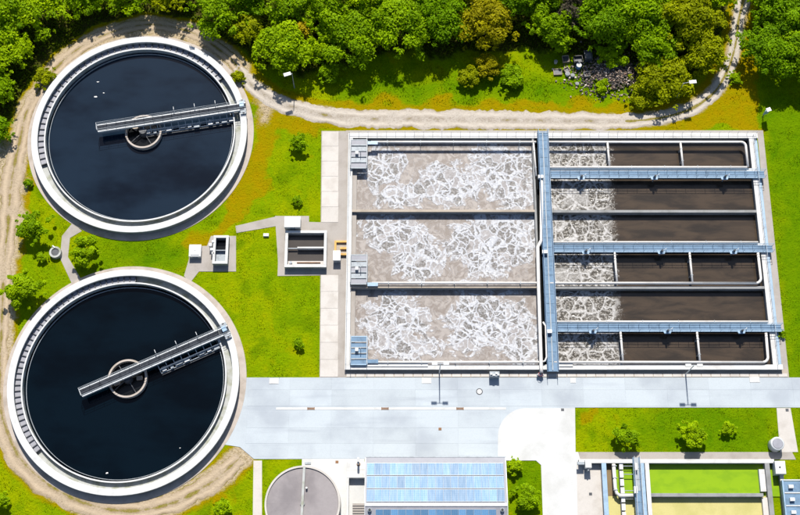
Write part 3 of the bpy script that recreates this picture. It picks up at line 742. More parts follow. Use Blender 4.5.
# ---- mixers on the walkways
ORD = ('left','middle','right'); ROWN = ('uppermost','middle','lowest')
proto = None
for r, pxs in enumerate(((581,654,724),(585.5,661,733),(592.5,667,741))):
    zz, ya, yb = WK[r]
    for k, px in enumerate(pxs):
        x = P(px, (174,249,328)[r], zz).x
        lab = '%s mixer drive on the %s blue cross walkway' % (ORD[k], ROWN[r])
        if proto is None:
            proto = thing('mixer_drive', lab, 'mixer', (x, ya, zz), 'mixer drives on the walkways')
            O = wloc(proto)
            m = MB(); m.prism([(O.x-0.75,O.y+0.25),(O.x-0.45,O.y-0.42),(O.x+0.45,O.y-0.42),(O.x+0.75,O.y+0.25)], zz+0.055, zz+0.10); m.build('base_plate', M['paleblue'], proto)
            MB().cyl((O.x,O.y-0.05), 0.24, zz+0.10, zz+0.55, 14, 0.20).build('gearbox', M['blue'], proto)
            MB().cyl((O.x,O.y-0.05), 0.16, zz+0.55, zz+1.05, 14).build('motor', M['darksteel'], proto)
            MB().tube([(O.x+0.15,O.y-0.05,zz+0.8),(O.x+0.6,O.y+0.2,zz+0.85),(O.x+0.8,O.y+0.5,zz+0.3)], 0.05, 6).build('cable', M['rail'], proto)
            MB().cyl((O.x,O.y-0.05), 0.07, -0.5, zz+0.05, 8).build('shaft', M['galv'], proto)
        else:
            o = proto.copy(); C.objects.link(o); o.location = (x, ya, zz); o['label'] = lab
            for ch in proto.children:
                c = ch.copy(); C.objects.link(c); c.parent = o

# ---- air pipes
def pipe_thing(label, runs, r=0.21, z=0.95, extra=None):
    first = P(*runs[0][1][0], z)
    t = thing('air_pipe', label, 'pipe', (first.x, first.y, z-r))
    for nm, pts in runs:
        q = [P(a,b,z) for a,b in pts]
        rr = r if nm == 'header' else r*0.8
        MB().tube(q, rr, 10).build(nm, M['pipe'], t, True)
        L = (q[-1]-q[0]).length; k = max(2, int(L/5))
        for i in range(k):
            c = q[0].lerp(q[-1], (i+0.5)/k) if len(q) == 2 else None
            if c is None: break
            dx = abs(q[-1].x-q[0].x) > abs(q[-1].y-q[0].y)
            MB().cbox(c, 0.10 if dx else rr*2.3, rr*2.3 if dx else 0.10, CZ-1.2, z+rr+0.015).build('clamp', M['galv'], t)
    return t
def corner(cx, cy, r, a0, a1, n=6): return [(cx+r*math.cos(math.radians(a0+(a1-a0)*k/n)), cy-r*math.sin(math.radians(a0+(a1-a0)*k/n))) for k in range(n+1)]
pipe_thing('long white air pipe inside the top wall above the large upper basin', [('header',[(371,142.1),(536,142.1)])])
pipe_thing('white air pipe along the wall between middle and lower large basins', [('header',[(372,283),(537,283)])])
pipe_thing('white air pipe inside the bottom wall of the lower large basin', [('header',[(371,362.2),(540,362.2)])])
pipe_thing('white air pipe looped round the top narrow lane', [('header',[(549,142.1),(741,142.1)]+corner(741,147,4.9,90,0)+[(748,167)]),('header',[(549,167.4),(747,167.4)]),('cross_pipe',[(607.5,143),(609.5,167)]),('cross_pipe',[(680.5,143),(683,167)])])
pipe_thing('white air pipe under the middle cross walkway looping the fourth lane', [('header',[(550,283.2),(756,283.2)]+corner(756,278.3,4.9,-90,0)+[(758,253)]),('cross_pipe',[(614.5,252),(617,283)]),('cross_pipe',[(689.5,252),(692.5,283)])])
pipe_thing('white air pipe looped round the lowest narrow lane', [('header',[(554,362.2),(763,362.2)]+corner(763,357.3,4.9,-90,0)+[(766,333)]),('cross_pipe',[(620.5,332),(623,362)]),('cross_pipe',[(697,332),(700,362)])])
pipe_thing('straight white pipe just above the middle cross walkway', [('header',[(550,242.2),(758,242.2)])], 0.16)
pipe_thing('straight white pipe just above the lowest cross walkway', [('header',[(553,321.6),(768,321.6)])], 0.16)
pipe_thing('fat white air main beside the long walkway with a bend', [('header',[(541.5,178),(541.5,240),(537.8,247),(538.5,284),(541.2,368),(541.5,372.5)])], 0.28, 1.15)
pipe_thing('thin white pipe beside the long walkway at the top', [('header',[(533.5,143),(536.2,176)])], 0.14, 1.1)
pipe_thing('thin white bypass pipe beside the lower end of the fat air main', [('header',[(543,322),(545.5,326),(546.6,357),(545,361),(541.5,362)])], 0.14, 1.2)
c = P(540, 375.2, 0.4)
t = thing('valve', 'grey blue valve at the foot of the fat air main', 'valve', (c.x,c.y,0.08))
MB().cyl(c, 0.42, 0.08, 0.4, 14).build('flange', M['galv'], t); MB().tube([(c.x-0.5,c.y,0.62),(c.x+0.5,c.y,0.62)], 0.2, 10).build('valve_body', M['galv'], t)
MB().lathe((c.x,c.y), [(0.28,0.95),(0.33,1.0),(0.28,1.05)], 16, close=True).build('hand_wheel', M['redpaint'], t)

# white deck slabs on the bottom coping
for a, b, nm in ((366,428,'left white concrete deck slab on the bottom wall of the tank'),(557,573,'short white concrete deck slab beside the foot of the long walkway')):
    p0, p1 = P(a,361.2,0.86), P(b,366.6,0.86)
    o = MB().bev(p0.x, p1.x, p1.y, p0.y, CZ+0.004, 0.9, 0.03).build('deck_slab', M['white'], origin=(p0.x,p1.y,CZ)); tag(o, nm, 'slab', 'white deck slabs')
# railings on the outer coping
for a, b, n, lab in (((XL+0.15,YT-0.12,CZ),(XR-0.2,YT-0.12,CZ),44,'thin steel guard rail along the top wall of the rectangular tank'),((XL+0.12,YB+0.6,CZ),(XL+0.12,YT-0.5,CZ),26,'thin steel guard rail along the left wall of the rectangular tank'),((XR-0.75,YB+0.6,CZ),(XR-0.75,YT-0.5,CZ),26,'thin steel guard rail along the right wall of the rectangular tank')):
    g = thing('guard_rail', lab, 'railing', a, 'guard rails of the rectangular tank')
    a, b = Vector(a), Vector(b); m = MB()
    for zz in (0.5, 1.0): MB().tube([a+Vector((0,0,zz)), b+Vector((0,0,zz))], 0.028, 6).build('rail', M['rail'], g)
    for k in range(n+1):
        q = a.lerp(b, k/n); MB().tube([q, q+Vector((0,0,1.0))], 0.026, 5).build('post', M['rail'], g)
# sluice gate platforms on the left wall
for yt, yb, mt, nm, lip in ((140,168,'galv','upper',True),(255,284,'galv','middle',True),(336.5,364.5,'blue','lower',False)):
    z = 1.12; xa, xb = P(350.6,(yt+yb)/2,z).x, P(367,(yt+yb)/2,z).x; ya, yb_ = P(400,yb,z).y, P(400,yt,z).y
    t = thing('gate_platform', '%s sluice gate platform on the left wall of the rectangular tank' % nm, 'platform', (xa,ya,CZ), 'sluice gate platforms')
    m = MB()
    for x in (xa, xb): m.box(x-0.08, x+0.08, ya, yb_, z-0.2, z+0.05)
    for y in (ya, yb_): m.box(xa+0.085, xb-0.085, y-0.08, y+0.08, z-0.2, z+0.05)
    m.build('frame', M['galv'] if mt == 'galv' else M['paleblue'], t)
    n = 5; w = (yb_-ya)/n
    for k in range(n): MB().box(xa+0.1, xb-0.1, ya+k*w+0.1, ya+(k+1)*w-0.12, z-0.06, z+(0.0 if k % 2 else 0.03)).build('grating', M[mt] if k % 2 else M['blue' if mt == 'blue' else 'roofmetal'], t)
    for k in range(1, n): MB().box(xa+0.09, xb-0.09, ya+k*w-0.07, ya+k*w+0.07, z+0.03, z+0.16).build('crossbar', M['galv'], t)
    c = Vector(((xa+xb)/2-0.3, (ya+yb_)/2, 0)); MB().bev(c.x-0.25, c.x+0.25, c.y-0.25, c.y+0.25, z+0.02, z+0.6, 0.05).build('gearbox', M['paint'], t)
    MB().cyl((c.x+0.6,c.y), 0.05, z-0.3, z+1.2, 8).build('spindle', M['galv'], t)
    for x in (xa, xb):
        m = MB(); railing(m, (x,ya,z+0.05), (x,yb_,z+0.05), 1.0, 3); m.build('railing', M['rail'], t)
    m = MB(); yy = yb_-0.5 if yt < 200 else (ya-0.05 if lip else ya+0.5)
    m.box(xb+0.1, xb+1.7, yy-0.28, yy+0.28, z-0.15, z+0.04); m.build('side_arm', M['paleblue'] if mt == 'galv' else M['blue'], t)

# ================================================================== SMALL CHAMBERS BETWEEN THE TANKS
def chamber(name, l, t_, r, b, h, wt, wz, label, floor):
    x0, x1 = P(l,(t_+b)/2,h).x, P(r,(t_+b)/2,h).x; y0, y1 = P(400,b,h).y, P(400,t_,h).y
    t = thing(name, label, 'chamber', (x0,y0,0))
    for a in ((x0,x1,y1-wt,y1),(x0,x1,y0,y0+wt),(x0,x0+wt,y0+wt+.002,y1-wt-.002),(x1-wt,x1,y0+wt+.002,y1-wt-.002)):
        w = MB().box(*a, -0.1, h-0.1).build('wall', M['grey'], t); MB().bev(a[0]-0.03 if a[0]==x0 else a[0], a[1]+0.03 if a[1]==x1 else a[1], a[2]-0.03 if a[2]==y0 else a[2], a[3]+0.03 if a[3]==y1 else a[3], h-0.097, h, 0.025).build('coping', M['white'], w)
    MB().box(x0+wt-0.05, x1-wt+0.05, y0+wt-0.05, y1-wt+0.05, 0.0, wz).build('basin_water', floor, t)
    return t, x0, x1, y0, y1
t, x0, x1, y0, y1 = chamber('inlet_chamber', 285, 230.5, 326.5, 267, 1.1, 0.42, 0.08, 'square concrete chamber with a centre wall beside the rectangular tank', M['chamberwater'])
ym = (y0+y1)/2+0.25
MB().box(x0+1.9, x1-0.43, ym-0.12, ym+0.12, 0.0, 0.95).build('centre_wall', M['white'], t)
MB().box(x0+0.45, x0+1.88, ym-0.08, ym+0.05, 0.4, 0.62).build('stop_log', M['galv'], t)
MB().box(x0+0.5, x1-0.45, y0+0.43, y0+1.1, 0.0, 0.75).build('bench', M['slabwhite'], t)
MB().tube([(x0+1.9,y0+0.8,0.82),(x1-0.9,y0+0.8,0.82)], 0.09, 8).build('pipe', M['rust'], t)
MB().cyl((x0+0.95,y0+0.75), 0.22, 0.75, 1.1, 12).build('valve', M['galv'], t)
def white_box(l, t_, r, b, h, label, lid=True):
    x0, x1 = P(l,(t_+b)/2,h).x, P(r,(t_+b)/2,h).x; y0, y1 = P(400,b,h).y, P(400,t_,h).y
    t = thing('switch_cabinet', label, 'cabinet', (x0,y0,0))
    MB().box(x0+0.04, x1-0.04, y0+0.04, y1-0.04, -0.02, h-0.12).build('cabinet_body', M['wall'], t)
    rf = MB().bev(x0, x1, y0, y1, h-0.117, h, 0.04).build('roof', M['paint'], t)
    if lid:
        MB().bev(x0+0.25, x1-0.25, y0+0.22, y1-0.22, h+0.003, h+0.1, 0.03).build('hatch', M['paint'], rf)
        MB().box((x0+x1)/2-0.1, (x0+x1)/2+0.1, (y0+y1)/2-0.03, (y0+y1)/2+0.03, h+0.103, h+0.15).build('handle', M['galv'], rf)
    MB().box((x0+x1)/2-0.4, (x0+x1)/2+0.4, y0+0.015, y0+0.038, 0.1, h-0.25).build('door', M['galv'], t)
white_box(284.3, 216.3, 300.4, 227.2, 1.9, 'tall white cabinet at the top left corner of the square chamber', False)
white_box(189, 244.5, 201, 256.5, 1.0, 'low white cabinet with a hatch beside the small chamber')
t, x0, x1, y0, y1 = chamber('outlet_chamber', 213, 235.5, 228, 263.5, 1.25, 0.38, 0.08, 'small narrow concrete chamber between the two round tanks', M['blackwater'])
MB().box(x0+0.4, x1-0.4, y0+0.4, y0+(y1-y0)*0.5, 0.3, 0.36).build('grating', M['galv'], t)
MB().box(x0+0.36, x1-0.36, (y0+y1)/2-0.06, (y0+y1)/2+0.06, 0.4, 0.9).build('stop_log', M['galv'], t)
for k, (dx, dy, s) in enumerate(((-0.45,-1.5,0.5),(-0.2,-2.3,0.45),(0.0,-2.9,0.38),(-0.05,-1.0,0.4))):
    MB().bev(x0+dx-s/2, x0+dx+s/2, y1+dy-s/2, y1+dy+s/2, 0.0, 1.25+0.12*(k%2), 0.05).build('valve_box', M['paint'], t)
# timber formwork with a white box by the tank wall
c0, c1 = P(334.5,240.5,0.5), P(347,255,0.5)
t = thing('formwork_box', 'yellow timber formwork box against the left tank wall', 'box', (c0.x,c1.y,0))
m = MB(); w = 0.3
for a in ((c0.x,c1.x,c0.y-w,c0.y),(c0.x,c0.x+w,c1.y,c0.y-w-.002),(c0.x+w+.002,c1.x,c1.y,c1.y+w),(c0.x+0.9,c1.x,(c0.y+c1.y)/2-0.2,(c0.y+c1.y)/2+0.1)): MB().box(*a, 0, 0.5).build('board', M['sand'], t)
MB().box(c0.x+w, c1.x, c1.y+w, c0.y-w, 0.0, 0.12).build('fill', M['tan'], t)
white_box(333, 250.5, 340.5, 260.5, 1.3, 'small white cabinet in front of the yellow formwork box', False)
o = MB().bev(P(263.5,234.5).x, P(269,234.5).x, P(266,237).y, P(266,234).y, -0.02, 0.35, 0.06).build('inspection_cap', M['paint'], origin=P(266,236)); tag(o, 'small white inspection cap on the lawn left of the square chamber', 'cap')

# ================================================================== SOLAR ROOF BUILDING
EV, RD = 3.4, 4.7
bx0, bx1 = (P(365,458,EV).x+P(364.5,504,RD).x)/2, (P(505,458,EV).x+P(509,504,RD).x)/2
by1, yr = P(430,457.5,EV).y, P(430,504.5,RD).y
by0 = yr-(by1-yr)
EXCL.append([(bx0,by0),(bx1,by0),(bx1,by1),(bx0,by1)])
bld = thing('solar_building', 'low building with blue solar panels on its pitched roof', 'building', ((bx0+bx1)/2,by0,0))
MB().box(bx0+0.35, bx1-0.35, by0+0.4, by1-0.4, -0.1, EV-0.06).build('wall', M['wall'], bld)
m = MB(); th = 0.14
m.add([(bx0,by1,EV),(bx1,by1,EV),(bx1,yr,RD),(bx0,yr,RD),(bx0,by0,EV),(bx1,by0,EV)]+[(bx0,by1,EV-th),(bx1,by1,EV-th),(bx1,yr,RD-th),(bx0,yr,RD-th),(bx0,by0,EV-th),(bx1,by0,EV-th)],
      [(0,3,2,1),(3,4,5,2),(6,7,8,9),(9,8,11,10),(0,1,7,6),(5,4,10,11),(1,2,8,7),(2,5,11,8),(0,6,9,3),(3,9,10,4)])
roof = m.build('roof', M['roofmetal'], bld)
MB().box(bx0+0.03, bx1-0.03, yr-0.22, yr+0.22, RD-0.04, RD+0.06).build('ridge_cap', M['rail'], roof)
MB().tube([(bx0,by1+0.08,EV-0.08),(bx1,by1+0.08,EV-0.08)], 0.11, 8).build('gutter', M['galv'], bld)
for x in (bx0+0.06, bx1-0.06):
    for sg in (1, -1):
        ye = by1 if sg > 0 else by0
        MB().add([(x-0.05,ye,EV+0.01),(x+0.05,ye,EV+0.01),(x+0.05,yr+sg*0.23,RD+0.01-0.02),(x-0.05,yr+sg*0.23,RD-0.01)]+[(x-0.05,ye,EV+0.1),(x+0.05,ye,EV+0.1),(x+0.05,yr+sg*0.23,RD+0.08),(x-0.05,yr+sg*0.23,RD+0.08)],
                 [(3,2,1,0),(4,5,6,7),(0,1,5,4),(1,2,6,5),(2,3,7,6),(3,0,4,7)]).build('verge_trim', M['rail'], roof)
sl = math.atan2(RD-EV, by1-yr); SLN = math.hypot(RD-EV, by1-yr)
def panel_array(ncol, rows, xs, xe, side):
    pw = (xe-xs)/ncol; me = None
    for (s0, s1) in rows:
        ph = (s1-s0)*SLN
        pm = MB().bev(-pw/2+0.02, pw/2-0.02, -ph/2+0.05, ph/2-0.05, 0.0, 0.05, 0.008).mesh('solar_panel', M['solar'])
        fm = MB()
        for a in ((-pw/2+0.002,-pw/2+0.018,-ph/2,ph/2),(-pw/2+0.02,pw/2-0.02,-ph/2+0.005,-ph/2+0.045),(-pw/2+0.02,pw/2-0.02,ph/2-0.045,ph/2-0.005)): fm.box(*a, 0.0, 0.058)
        fm = fm.mesh('panel_frame', M['rail'])
        for k in range(ncol):
            s = (s0+s1)/2
            y = (by1+(yr-by1)*s) if side > 0 else (by0+(yr-by0)*s); zz = EV+(RD-EV)*s
            o = bpy.data.objects.new('solar_panel', pm); C.objects.link(o); o.parent = roof
            o.location = Vector((xs+pw*(k+0.5), y, zz))-wloc(bld)+Vector((0, side*math.sin(sl)*0.06, math.cos(sl)*0.06)); o.rotation_euler = (-side*sl, 0, 0)
            f = bpy.data.objects.new('panel_frame', fm); C.objects.link(f); f.parent = roof; f.location = o.location; f.rotation_euler = o.rotation_euler
panel_array(18, [(0.12,0.385),(0.40,0.665),(0.68,0.945)], bx0+0.28, bx1-0.42, 1)
panel_array(16, [(0.10,0.36),(0.375,0.635),(0.65,0.91)][::-1], bx0+1.6, bx1-1.7, -1)
for x, nm in ((bx0+0.75,'v'),(bx1-0.85,'v')):
    MB().cyl((x,yr-0.75), 0.28, RD-0.3, RD+0.22, 14).build('roof_vent', M['galv'], roof); MB().cyl((x,yr-0.75), 0.19, RD+0.221, RD+0.30, 14).build('vent_cap', M['black'], roof)

# stairwell left of the building
x0, x1 = P(346.5,490,1.0).x, bx0-0.05; y1 = P(355,478,1.0).y; y0 = y1-11
t = thing('stairwell', 'walled stairwell pit between the lidded tank and the solar building', 'stairwell', (x0,y0,0))
EXCL.append([(x0,y0),(x1,y0),(x1,y1),(x0,y1)])
yt = P(355,462,0.9).y
MB().bev(x0, x1, y1, yt, 0.0, 1.2, 0.04).build('landing', M['white'], t)
MB().bev(x0, x0+0.35, y0, y1-0.004, 0.0, 1.2, 0.03).build('parapet', M['white'], t)
MB().box(x0+0.36, x1, y0, y1-0.01, 0.0, 0.05).build('floor', M['brownmud'], t)
for k in range(7): MB().box(x0+0.9, x1-0.02, y1-6.0+k*0.34, y1-5.67+k*0.34, 0.05, 0.06+0.13*k).build('step', M['apron'], t)
c = P(358.5,464,1.3); 
t = thing('vent_pipe', 'thin white vent pipe on the stairwell landing', 'pipe', (c.x,c.y,1.2))
MB().tube([(c.x,c.y,1.2),(c.x,c.y,2.6),(c.x,c.y+0.15,2.85),(c.x,c.y+0.45,2.9),(c.x,c.y+0.6,2.7)], 0.16, 10).build('stack', M['paint'], t)
MB().cyl(c, 0.28, 1.2, 1.28, 12).build('flange', M['rust'], t)

# round lidded tank
LZ = 2.2; cL = P(302.5, 503.5, LZ); rL = (P(340.3,503,LZ).x-P(264.5,503,LZ).x)/2
EXCL_C.append((Vector((cL.x,cL.y,0)), rL+0.3))
t = thing('lidded_tank', 'round grey lidded concrete tank with a thin beam across it', 'tank', (cL.x,cL.y,0))
MB().lathe(cL, [(rL,-0.1),(rL,LZ+0.1),(rL-0.28,LZ+0.1),(rL-0.28,LZ-0.3)][::-1], 96).build('wall', M['slabwhite'], t)
m = MB(); nn = 24
for k in range(nn):
    a0, a1 = 2*math.pi*k/nn, 2*math.pi*(k+1)/nn-0.0012
    MB().add([(cL.x+0.3*math.cos(a0),cL.y+0.3*math.sin(a0),LZ-0.02),(cL.x+(rL-0.3)*math.cos(a0),cL.y+(rL-0.3)*math.sin(a0),LZ-0.08),(cL.x+(rL-0.3)*math.cos((a0+a1)/2),cL.y+(rL-0.3)*math.sin((a0+a1)/2),LZ-0.06),(cL.x+(rL-0.3)*math.cos(a1),cL.y+(rL-0.3)*math.sin(a1),LZ-0.08),(cL.x+0.3*math.cos(a1),cL.y+0.3*math.sin(a1),LZ-0.02)], [(0,1,2,3,4)]).build('lid_segment', M['lid'], t)
MB().cyl(cL, 0.34, LZ, LZ+0.16, 16).build('hub', M['grey'], t)
d = (P(300,515,LZ)-P(302.5,468,LZ)).normalized()
MB().cbox(cL+d*0.0, 0.34, 2*rL-0.3, LZ+0.12, LZ+0.36, math.atan2(d.y,d.x)-math.pi/2).build('beam', M['launder'], t)
MB().cyl(cL+Vector((0.55,2.2,0)), 0.14, LZ, LZ+0.5, 10).build('vent', M['paint'], t)
for px, py in ((305,463.5),(309,464)):
    c = P(px,py); MB
o = MB().bev(P(305,463).x, P(311,463).x, P(308,464.5).y, P(308,462.3).y, 0.0, 0.16, 0.03).build('drain_cover', M['galv'], origin=P(308,464)); tag(o, 'grey drain cover above the round lidded tank', 'cover')

# ================================================================== GREEN BASIN, BOTTOM RIGHT
GZ, GW = 1.1, 0.12
def gx(px, py=480, z=GZ): return P(px, py, z).x
def gy(py, z=GZ): return P(700, py, z).y
g0 = gx(580); gT = gy(459.2); gB = gT-16
t = thing('sludge_basin', 'white walled basin of bright green water below the lawn', 'basin', (gx(648),gB,0))
EXCL.append([(g0-0.3,gB),(gx(800),gB),(gx(800),gT+0.3),(g0-0.3,gT+0.3)])
def gwall(nm, x0, x1, y0, y1, z=GZ, mat='white', cop=True):
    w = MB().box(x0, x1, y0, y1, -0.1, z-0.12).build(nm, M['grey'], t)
    MB().bev(x0-0.02, x1+0.02, y0-0.02, y1+0.02, z-0.117, z, 0.03).build('coping', M[mat], w)
gwall('wall', g0, gx(776), gT-0.55, gT)
gwall('wall', gx(641.5), gx(645), gB, gT-0.58, GZ, 'paleblue')
gwall('wall', gx(646), gx(650), gB, gT-0.58, GZ, 'white')
gwall('divider_wall', gx(650.4), gx(762), gy(496.5), gy(493.2), GZ-0.05, 'grey')
gwall('wall', gx(766.5), gx(771), gB, gT-0.58, GZ, 'grey')
gwall('wall', gx(780.5), gx(784), gB, gT-0.58, GZ, 'white')
gwall('wall', gx(602.5), gx(607), gB, gT-0.58, GZ, 'paleblue')
gwall('divider_wall', gx(618.4), gx(634.5), gy(496.5), gy(493.2), GZ-0.05, 'grey')
MB().box(gx(760.5), gx(766.2), gy(491), gT-1.4, 0.0, 0.75).build('ramp', M['white'], t)
MB().box(gx(761), gx(766.3), gB, gy(497), 0.0, 0.7).build('ramp', M['slabwhite'], t)
struct('water', MB().box(gx(650), gx(766.6), gy(495), gT-0.5, -0.05, GW), M['greenwater'], 'bright green water in the wide basin')
struct('water', MB().box(gx(771), gx(780.6), gy(495.5), gT-0.5, -0.05, GW), M['greenwater'], 'narrow strip of green water right of the wide basin')
struct('water', MB().box(gx(617), gx(641.6), gy(495), gT-0.5, -0.05, GW), M['greenwater'], 'green water in the small basin with white posts')
struct('sludge_bed', MB().box(gx(650), gx(766.6), gB, gy(495)-0.004, -0.05, GW), M['mud'], 'yellow sludge in the lower basin')
struct('sludge_bed', MB().box(gx(607), gx(641.6), gB, gy(495)-0.004, -0.05, GW-0.03), M['mud'], 'brown sludge left of the lower basin')
struct('sludge_bed', MB().box(gx(607), gx(617.0), gy(495), gT-0.5, -0.05, GW-0.03), M['brownmud'], 'brown channel left of the small green basin')
struct('basin_slab', MB().prism([(g0-0.2,gT-0.58),(gx(602.4),gT-0.58),(gx(602.4),gB),(gx(575),gB)], -0.05, 0.06), M['slabwhite'], 'pale concrete slab left of the green basin')
# white bent pipe with ladder like posts
pp = thing('sludge_pipe', 'white pipe bending round the small green basin', 'pipe', (gx(615),gy(462),GZ-0.2))
z = 1.0
MB().tube([P(613.6,464,z),P(615.2,488,z),P(616.6,493,z),P(619.5,495.6,z),P(634,495.6,z)], 0.27, 10).build('pipe_run', M['pipe'], pp, True)
for py in (466, 478, 490): MB().cbox(P(614.2+(py-466)*0.05,py,z), 0.62, 0.12, 0.6, z+0.3).build('clamp', M['galv'], pp)
tr = thing('weir_trough', 'row of white weir blocks along the small green basin', 'trough', (gx(622),gB,0))
k = 0
for py in np.arange(466, 540, 8.2):
    q = P(621.2+(py-466)*0.062, py, 0.9); MB().bev(q.x-0.28, q.x+0.28, q.y-0.48, q.y+0.48, 0.05, 0.9, 0.04).build('block', M['paint'], tr)
    if k in (0,1,3,4): MB().tube([q+Vector((0.3,0,-0.05)), q+Vector((2.0,0,-0.05))], 0.06, 6).build('bar', M['galv'], tr)
    k += 1
MB().box(gx(620), gx(620.9), gB, gT-0.6, 0.1, 0.6).build('trough_wall', M['darksteel'], tr)
# walkway along the basin
z = 1.5; xa, xb = P(634.5,480,z).x, P(640.2,480,z).x
t2 = thing('walkway', 'narrow blue grey walkway running down between the green basins', 'walkway', (xa,gB,GZ))
n = 10; w = (gT+0.2-gB)/n
for k in range(n): MB().box(xa+0.08, xb-0.08, gB+k*w+0.02, gB+(k+1)*w-0.02, z-0.05, z).build('deck_panel', M['galv'] if k > 6 else M['blue'], t2)
for x in (xa, xb):
    MB().box(x-0.07, x+0.07, gB, gT+0.2, z-0.4, z+0.05).build('girder', M['paleblue'], t2); m = MB(); railing(m, (x,gB,z+.05), (x,gT+0.2,z+.05), 1.0, 10); m.build('railing', M['rail'], t2)
for py in (467, 490): 
    q = P(635.5,py,z+0.3); MB().bev(q.x-0.25,q.x+0.25,q.y-0.5,q.y+0.5,z+0.01,z+0.7,0.04).build('junction_box', M['paint'], t2)
# rotor shed on the right and machinery on the left end of the wall
z = 1.7; xa, xb, yb, ya = P(784.5,500,z).x, P(803,500,z).x, gB, P(790,480,z).y
t3 = thing('rotor_platform', 'blue steel machinery platform right of the green basin', 'platform', (xa,yb,GZ))
m = MB()
for x in (xa, xb): m.box(x-0.1, x+0.1, yb, ya, z-0.5, z+0.06)
m.build('frame', M['paleblue'], t3)
n = 7; w = (ya-yb)/n
for k in range(n): MB().box(xa+0.12, xb-0.12, yb+k*w+0.12, yb+(k+1)*w-0.12, z-0.08, z).build('deck_panel', M['blue'], t3)
for k in range(n+1): MB().box(xa+0.11, xb-0.11, yb+k*w-0.08, yb+k*w+0.08, z-0.1, z+0.1).build('crossbar', M['rail'], t3)
for k in range(n): MB().bev(xa+0.7, xa+1.4, yb+k*w+0.6, yb+k*w+1.1, z+0.003, z+0.45, 0.05).build('motor', M['paint'], t3)
q = P(780.5,467,1.9); t3 = thing('switch_cabinet', 'white cabinet on the top right corner of the green basin', 'cabinet', (q.x,q.y,GZ))
MB().bev(q.x-0.75, q.x+0.75, q.y-1.0, q.y+0.9, GZ-1.0, 1.9, 0.05).build('cabinet_body', M['paint'], t3); MB().cyl((q.x-0.1,q.y), 0.12, 1.9, 2.0, 10).build('knob', M['black'], t3)
q = P(588,463,1.7); t3 = thing('gate_actuator', 'white gate actuator on the left end of the basin wall', 'actuator', (q.x,q.y,GZ))
MB().bev(q.x-0.4, q.x+0.5, q.y-0.7, q.y+0.5, 0.9, 1.8, 0.05).build('housing', M['paint'], t3); MB().bev(q.x-1.5, q.x-0.45, q.y-0.2, q.y+0.25, GZ, 1.45, 0.04).build('motor', M['galv'], t3)
MB().tube([(q.x+0.05,q.y-0.95,0.05),(q.x+0.05,q.y-0.95,1.5)], 0.12, 8).build('spindle', M['galv'], t3)
# white canister lying on the path
q = P(775.8,444.6,0.7); t3 = thing('canister', 'white upright canister with a dark lid at the corner of the lawn', 'canister', (q.x,q.y,0))
MB().lathe(q, [(0.0,0.0),(0.95,0.0),(1.0,0.06),(1.0,1.55),(0.95,1.62),(0.78,1.64)][::-1], 28).build('drum', M['rail'], t3, True)
MB().lathe(q, [(0.0,1.60),(0.70,1.60),(0.76,1.66),(0.72,1.70),(0.0,1.72)][::-1], 28).build('lid', M['roofmetal'], t3)
q = P(55.5,252.5,0.5); t3 = thing('well_shaft', 'grey round well shaft on the lawn left of the bent footpath', 'well', (q.x,q.y,0))
MB().lathe(q, [(0.92,-0.05),(0.92,0.75),(0.62,0.75),(0.62,0.6)][::-1], 28).build('ring', M['launder'], t3); MB().disc(q, 0.64, 0.62, 24).build('lid', M['darksteel'], t3)
MB().tube([(q.x-0.1,q.y+0.7,0.75),(q.x-0.5,q.y+1.0,0.8)], 0.12, 8).build('pipe', M['paint'], t3)

# ================================================================== LAMPS, COVERS AND CABINETS
def lamp_single(base, arm, h, label):
    b = P(*base); t = thing('lamp_post', label, 'lamp post', (b.x,b.y,0), 'lamp posts')
    MB().tube([(b.x,b.y,-0.1),(b.x,b.y,h)], 0.09, 8, 0.055).build('pole', M['galv'], t)
    e = Vector((b.x+arm[0], b.y+arm[1], h+0.15)); MB().tube([(b.x,b.y,h-0.05),e], 0.05, 6).build('arm', M['galv'], t)
    a = math.atan2(arm[1], arm[0]); hd = MB().cbox(e+Vector((math.cos(a)*0.45,math.sin(a)*0.45,0)), 1.15, 0.55, h+0.08, h+0.26, a).build('lamp_head', M['paint'], t)
    MB().cbox(e+Vector((math.cos(a)*0.45,math.sin(a)*0.45,0)), 0.8, 0.34, h+0.04, h+0.078, a).build('glass', M['lens'], hd)
lamp_single((294.5,88), (-0.3,-0.1), 5.0, 'lamp post at the edge of the wood right of the upper round tank')
lamp_single((677,97), (1.0,0.1), 4.8, 'lamp post leaning over the track by the yellowish bush')
def lamp_double(base, h, label):
    b = P(*base); t = thing('lamp_post', label, 'lamp post', (b.x,b.y,0), 'lamp posts')
    MB().tube([(b.x,b.y,-0.1),(b.x,b.y,h)], 0.10, 8, 0.07).build('pole', M['rail'], t)
    MB().tube([(b.x-0.55,b.y,h),(b.x+0.55,b.y,h)], 0.05, 6).build('arm', M['rail'], t)
    for s in (-1, 1):
        hd = MB().bev(b.x+s*0.85-0.42, b.x+s*0.85+0.42, b.y-0.2, b.y+0.2, h-0.08, h+0.10, 0.04).build('lamp_head', M['paint'], t)
        MB().box(b.x+s*0.85-0.3, b.x+s*0.85+0.3, b.y-0.14, b.y+0.14, h-0.11, h-0.083).build('glass', M['lens'], hd)
lamp_double((439.3,373), 5.6, 'twin headed lamp post below the large lower basin'); lamp_double((685.5,374.5), 5.6, 'twin headed lamp post below the brown water lanes')
q = P(762.5,117); t3 = thing('sign_board', 'small grey board with a white top on the lawn right of the track', 'sign', (q.x,q.y,0))
MB().tube([(q.x,q.y,-0.1),(q.x,q.y,2.6)], 0.07, 8).build('post', M['darksteel'], t3)
MB().cbox((q.x+0.15,q.y,0), 0.9, 0.14, 1.1, 2.5, 0.35).build('board', M['paleblue'], t3); MB().cbox((q.x+0.25,q.y+0.02,0), 0.75, 0.62, 2.52, 2.68, 0.35).build('cap', M['paint'], t3)
